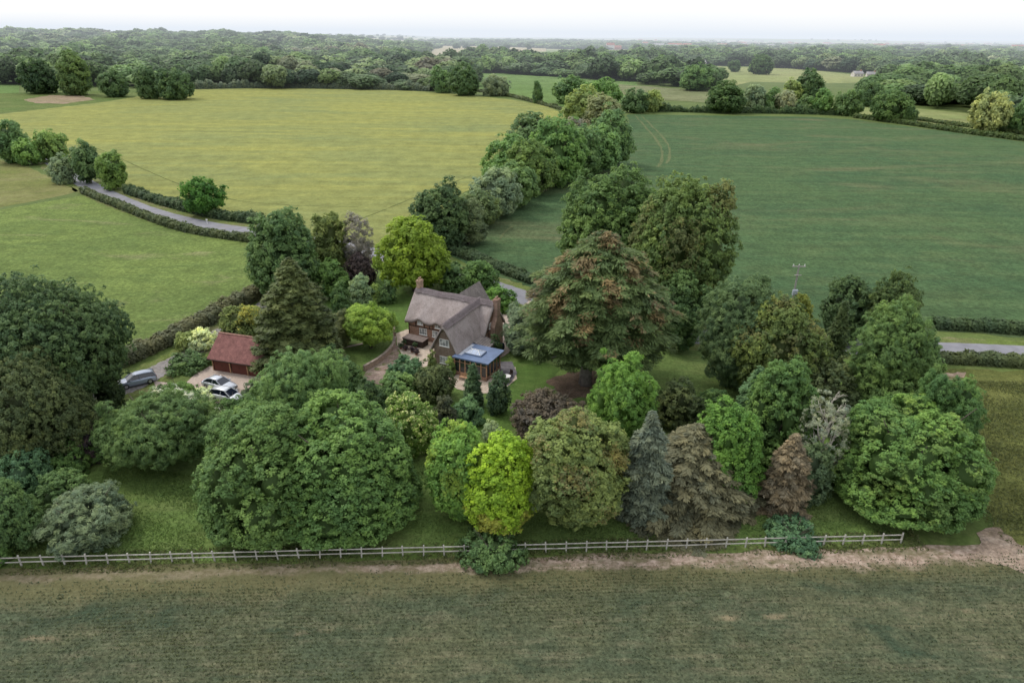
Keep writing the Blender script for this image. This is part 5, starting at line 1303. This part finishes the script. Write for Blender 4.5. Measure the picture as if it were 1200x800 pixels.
q = G(724, 57); far_house(q.x, q.y, 26, 12, 8, 15, .2, rr, rr, 'red brick wing house right of the tall white walled house')
q = G(818, 77); far_house(q.x, q.y, 22, 10, 4, 8, .1, simple('cream_wall', (.5, .45, .36), .9, .1, .2), gr_, 'long cream farm building behind the middle wood')
q = G(1004, 90); far_house(q.x, q.y, 12, 7, 3.5, 6, .2, rw, gr_, 'white farm building at the end of the pale far field, left one')
q = G(1020, 91); far_house(q.x, q.y, 10, 6, 3.5, 6, -.2, rw, gr_, 'white farm building at the end of the pale far field, right one')
q = G(1050, 88); far_house(q.x, q.y, 20, 9, 5, 9, .2, rr, rr, 'long red roofed house among the trees right of the white farm buildings')
q = G(1066, 90); far_house(q.x, q.y, 12, 9, 5, 9, .6, rr, rr, 'smaller red roofed house right of the long red roofed one')
for i in range(150):
    y = random.uniform(2900, 7000); x = y*random.uniform(.16, .74)
    far_house(x, y, random.uniform(20, 60), random.uniform(12, 22), random.uniform(8, 16), random.uniform(15, 22), random.uniform(-.6, .6), rw, gr_ if random.random() < .7 else rr,
              'pale building of the hazy far town below the skyline', 'buildings of the far town', 'town_building', False)

# ------------------------------------------------------------------ haze, sky, sun
hz = bpy.data.materials.new('haze'); hz.use_nodes = True; nt = hz.node_tree; nt.nodes.clear()
ou = nt.nodes.new('ShaderNodeOutputMaterial'); ab = nt.nodes.new('ShaderNodeVolumeAbsorption'); em = nt.nodes.new('ShaderNodeEmission'); ad = nt.nodes.new('ShaderNodeAddShader')
SG = .00019
ab.inputs['Color'].default_value = (0, 0, 0, 1); ab.inputs['Density'].default_value = SG
em.inputs['Color'].default_value = (.84, .91, 1.0, 1); em.inputs['Strength'].default_value = SG*.95
nt.links.new(ab.outputs[0], ad.inputs[0]); nt.links.new(em.outputs[0], ad.inputs[1]); nt.links.new(ad.outputs[0], ou.inputs['Volume'])
b = MB(); b.box(-24000, 24000, 520, 15500, -60, 120); h = b.build('haze', hz); h['kind'] = 'structure'

w = bpy.data.worlds.new('World'); sc.world = w; w.use_nodes = True; nt = w.node_tree; nt.nodes.clear()
ou = nt.nodes.new('ShaderNodeOutputWorld'); b1 = nt.nodes.new('ShaderNodeBackground'); b2 = nt.nodes.new('ShaderNodeBackground'); ad = nt.nodes.new('ShaderNodeAddShader')
sky = nt.nodes.new('ShaderNodeTexSky'); sky.sky_type = 'NISHITA'; sky.sun_disc = False
SE, SAZ = R(52), R(-60)      # elevation; azimuth measured from +Y towards +X
sky.sun_elevation = SE; sky.sun_rotation = SAZ; sky.air_density = 1.2; sky.dust_density = 3
nt.links.new(sky.outputs[0], b1.inputs['Color']); b1.inputs['Strength'].default_value = .06
tc = nt.nodes.new('ShaderNodeTexCoord'); mp = nt.nodes.new('ShaderNodeMapping'); mp.inputs['Scale'].default_value = (1, 1, 4)
nz = nt.nodes.new('ShaderNodeTexNoise'); nz.inputs['Scale'].default_value = 3.2; nz.inputs['Detail'].default_value = 6
nt.links.new(tc.outputs['Generated'], mp.inputs[0]); nt.links.new(mp.outputs[0], nz.inputs['Vector'])
cr = nt.nodes.new('ShaderNodeValToRGB'); cr.color_ramp.elements[0].position = .35; cr.color_ramp.elements[0].color = (.93, .95, .98, 1); cr.color_ramp.elements[1].position = .6; cr.color_ramp.elements[1].color = (1, .99, .98, 1)
nt.links.new(nz.outputs['Fac'], cr.inputs[0]); nt.links.new(cr.outputs[0], b2.inputs['Color']); b2.inputs['Strength'].default_value = 1.0
nt.links.new(b1.outputs[0], ad.inputs[0]); nt.links.new(b2.outputs[0], ad.inputs[1]); nt.links.new(ad.outputs[0], ou.inputs['Surface'])
sl = bpy.data.lights.new('sun', 'SUN'); sl.energy = 1.6; sl.angle = R(14); sl.color = (1, .96, .9); so = bpy.data.objects.new('sun', sl); C.objects.link(so)
sd = Vector((math.sin(SAZ)*math.cos(SE), math.cos(SAZ)*math.cos(SE), math.sin(SE))); so.rotation_euler = sd.to_track_quat('Z', 'Y').to_euler(); so.location = (0, 0, 80)
sc.view_settings.view_transform = 'Standard'; sc.view_settings.look = 'None'; sc.view_settings.exposure = 0
cy = sc.cycles; cy.max_bounces = 5; cy.diffuse_bounces = 3; cy.glossy_bounces = 2; cy.transmission_bounces = 2; cy.volume_bounces = 0; cy.caustics_reflective = False; cy.caustics_refractive = False
cy.use_denoising = True; cy.use_adaptive_sampling = True; cy.adaptive_threshold = .02
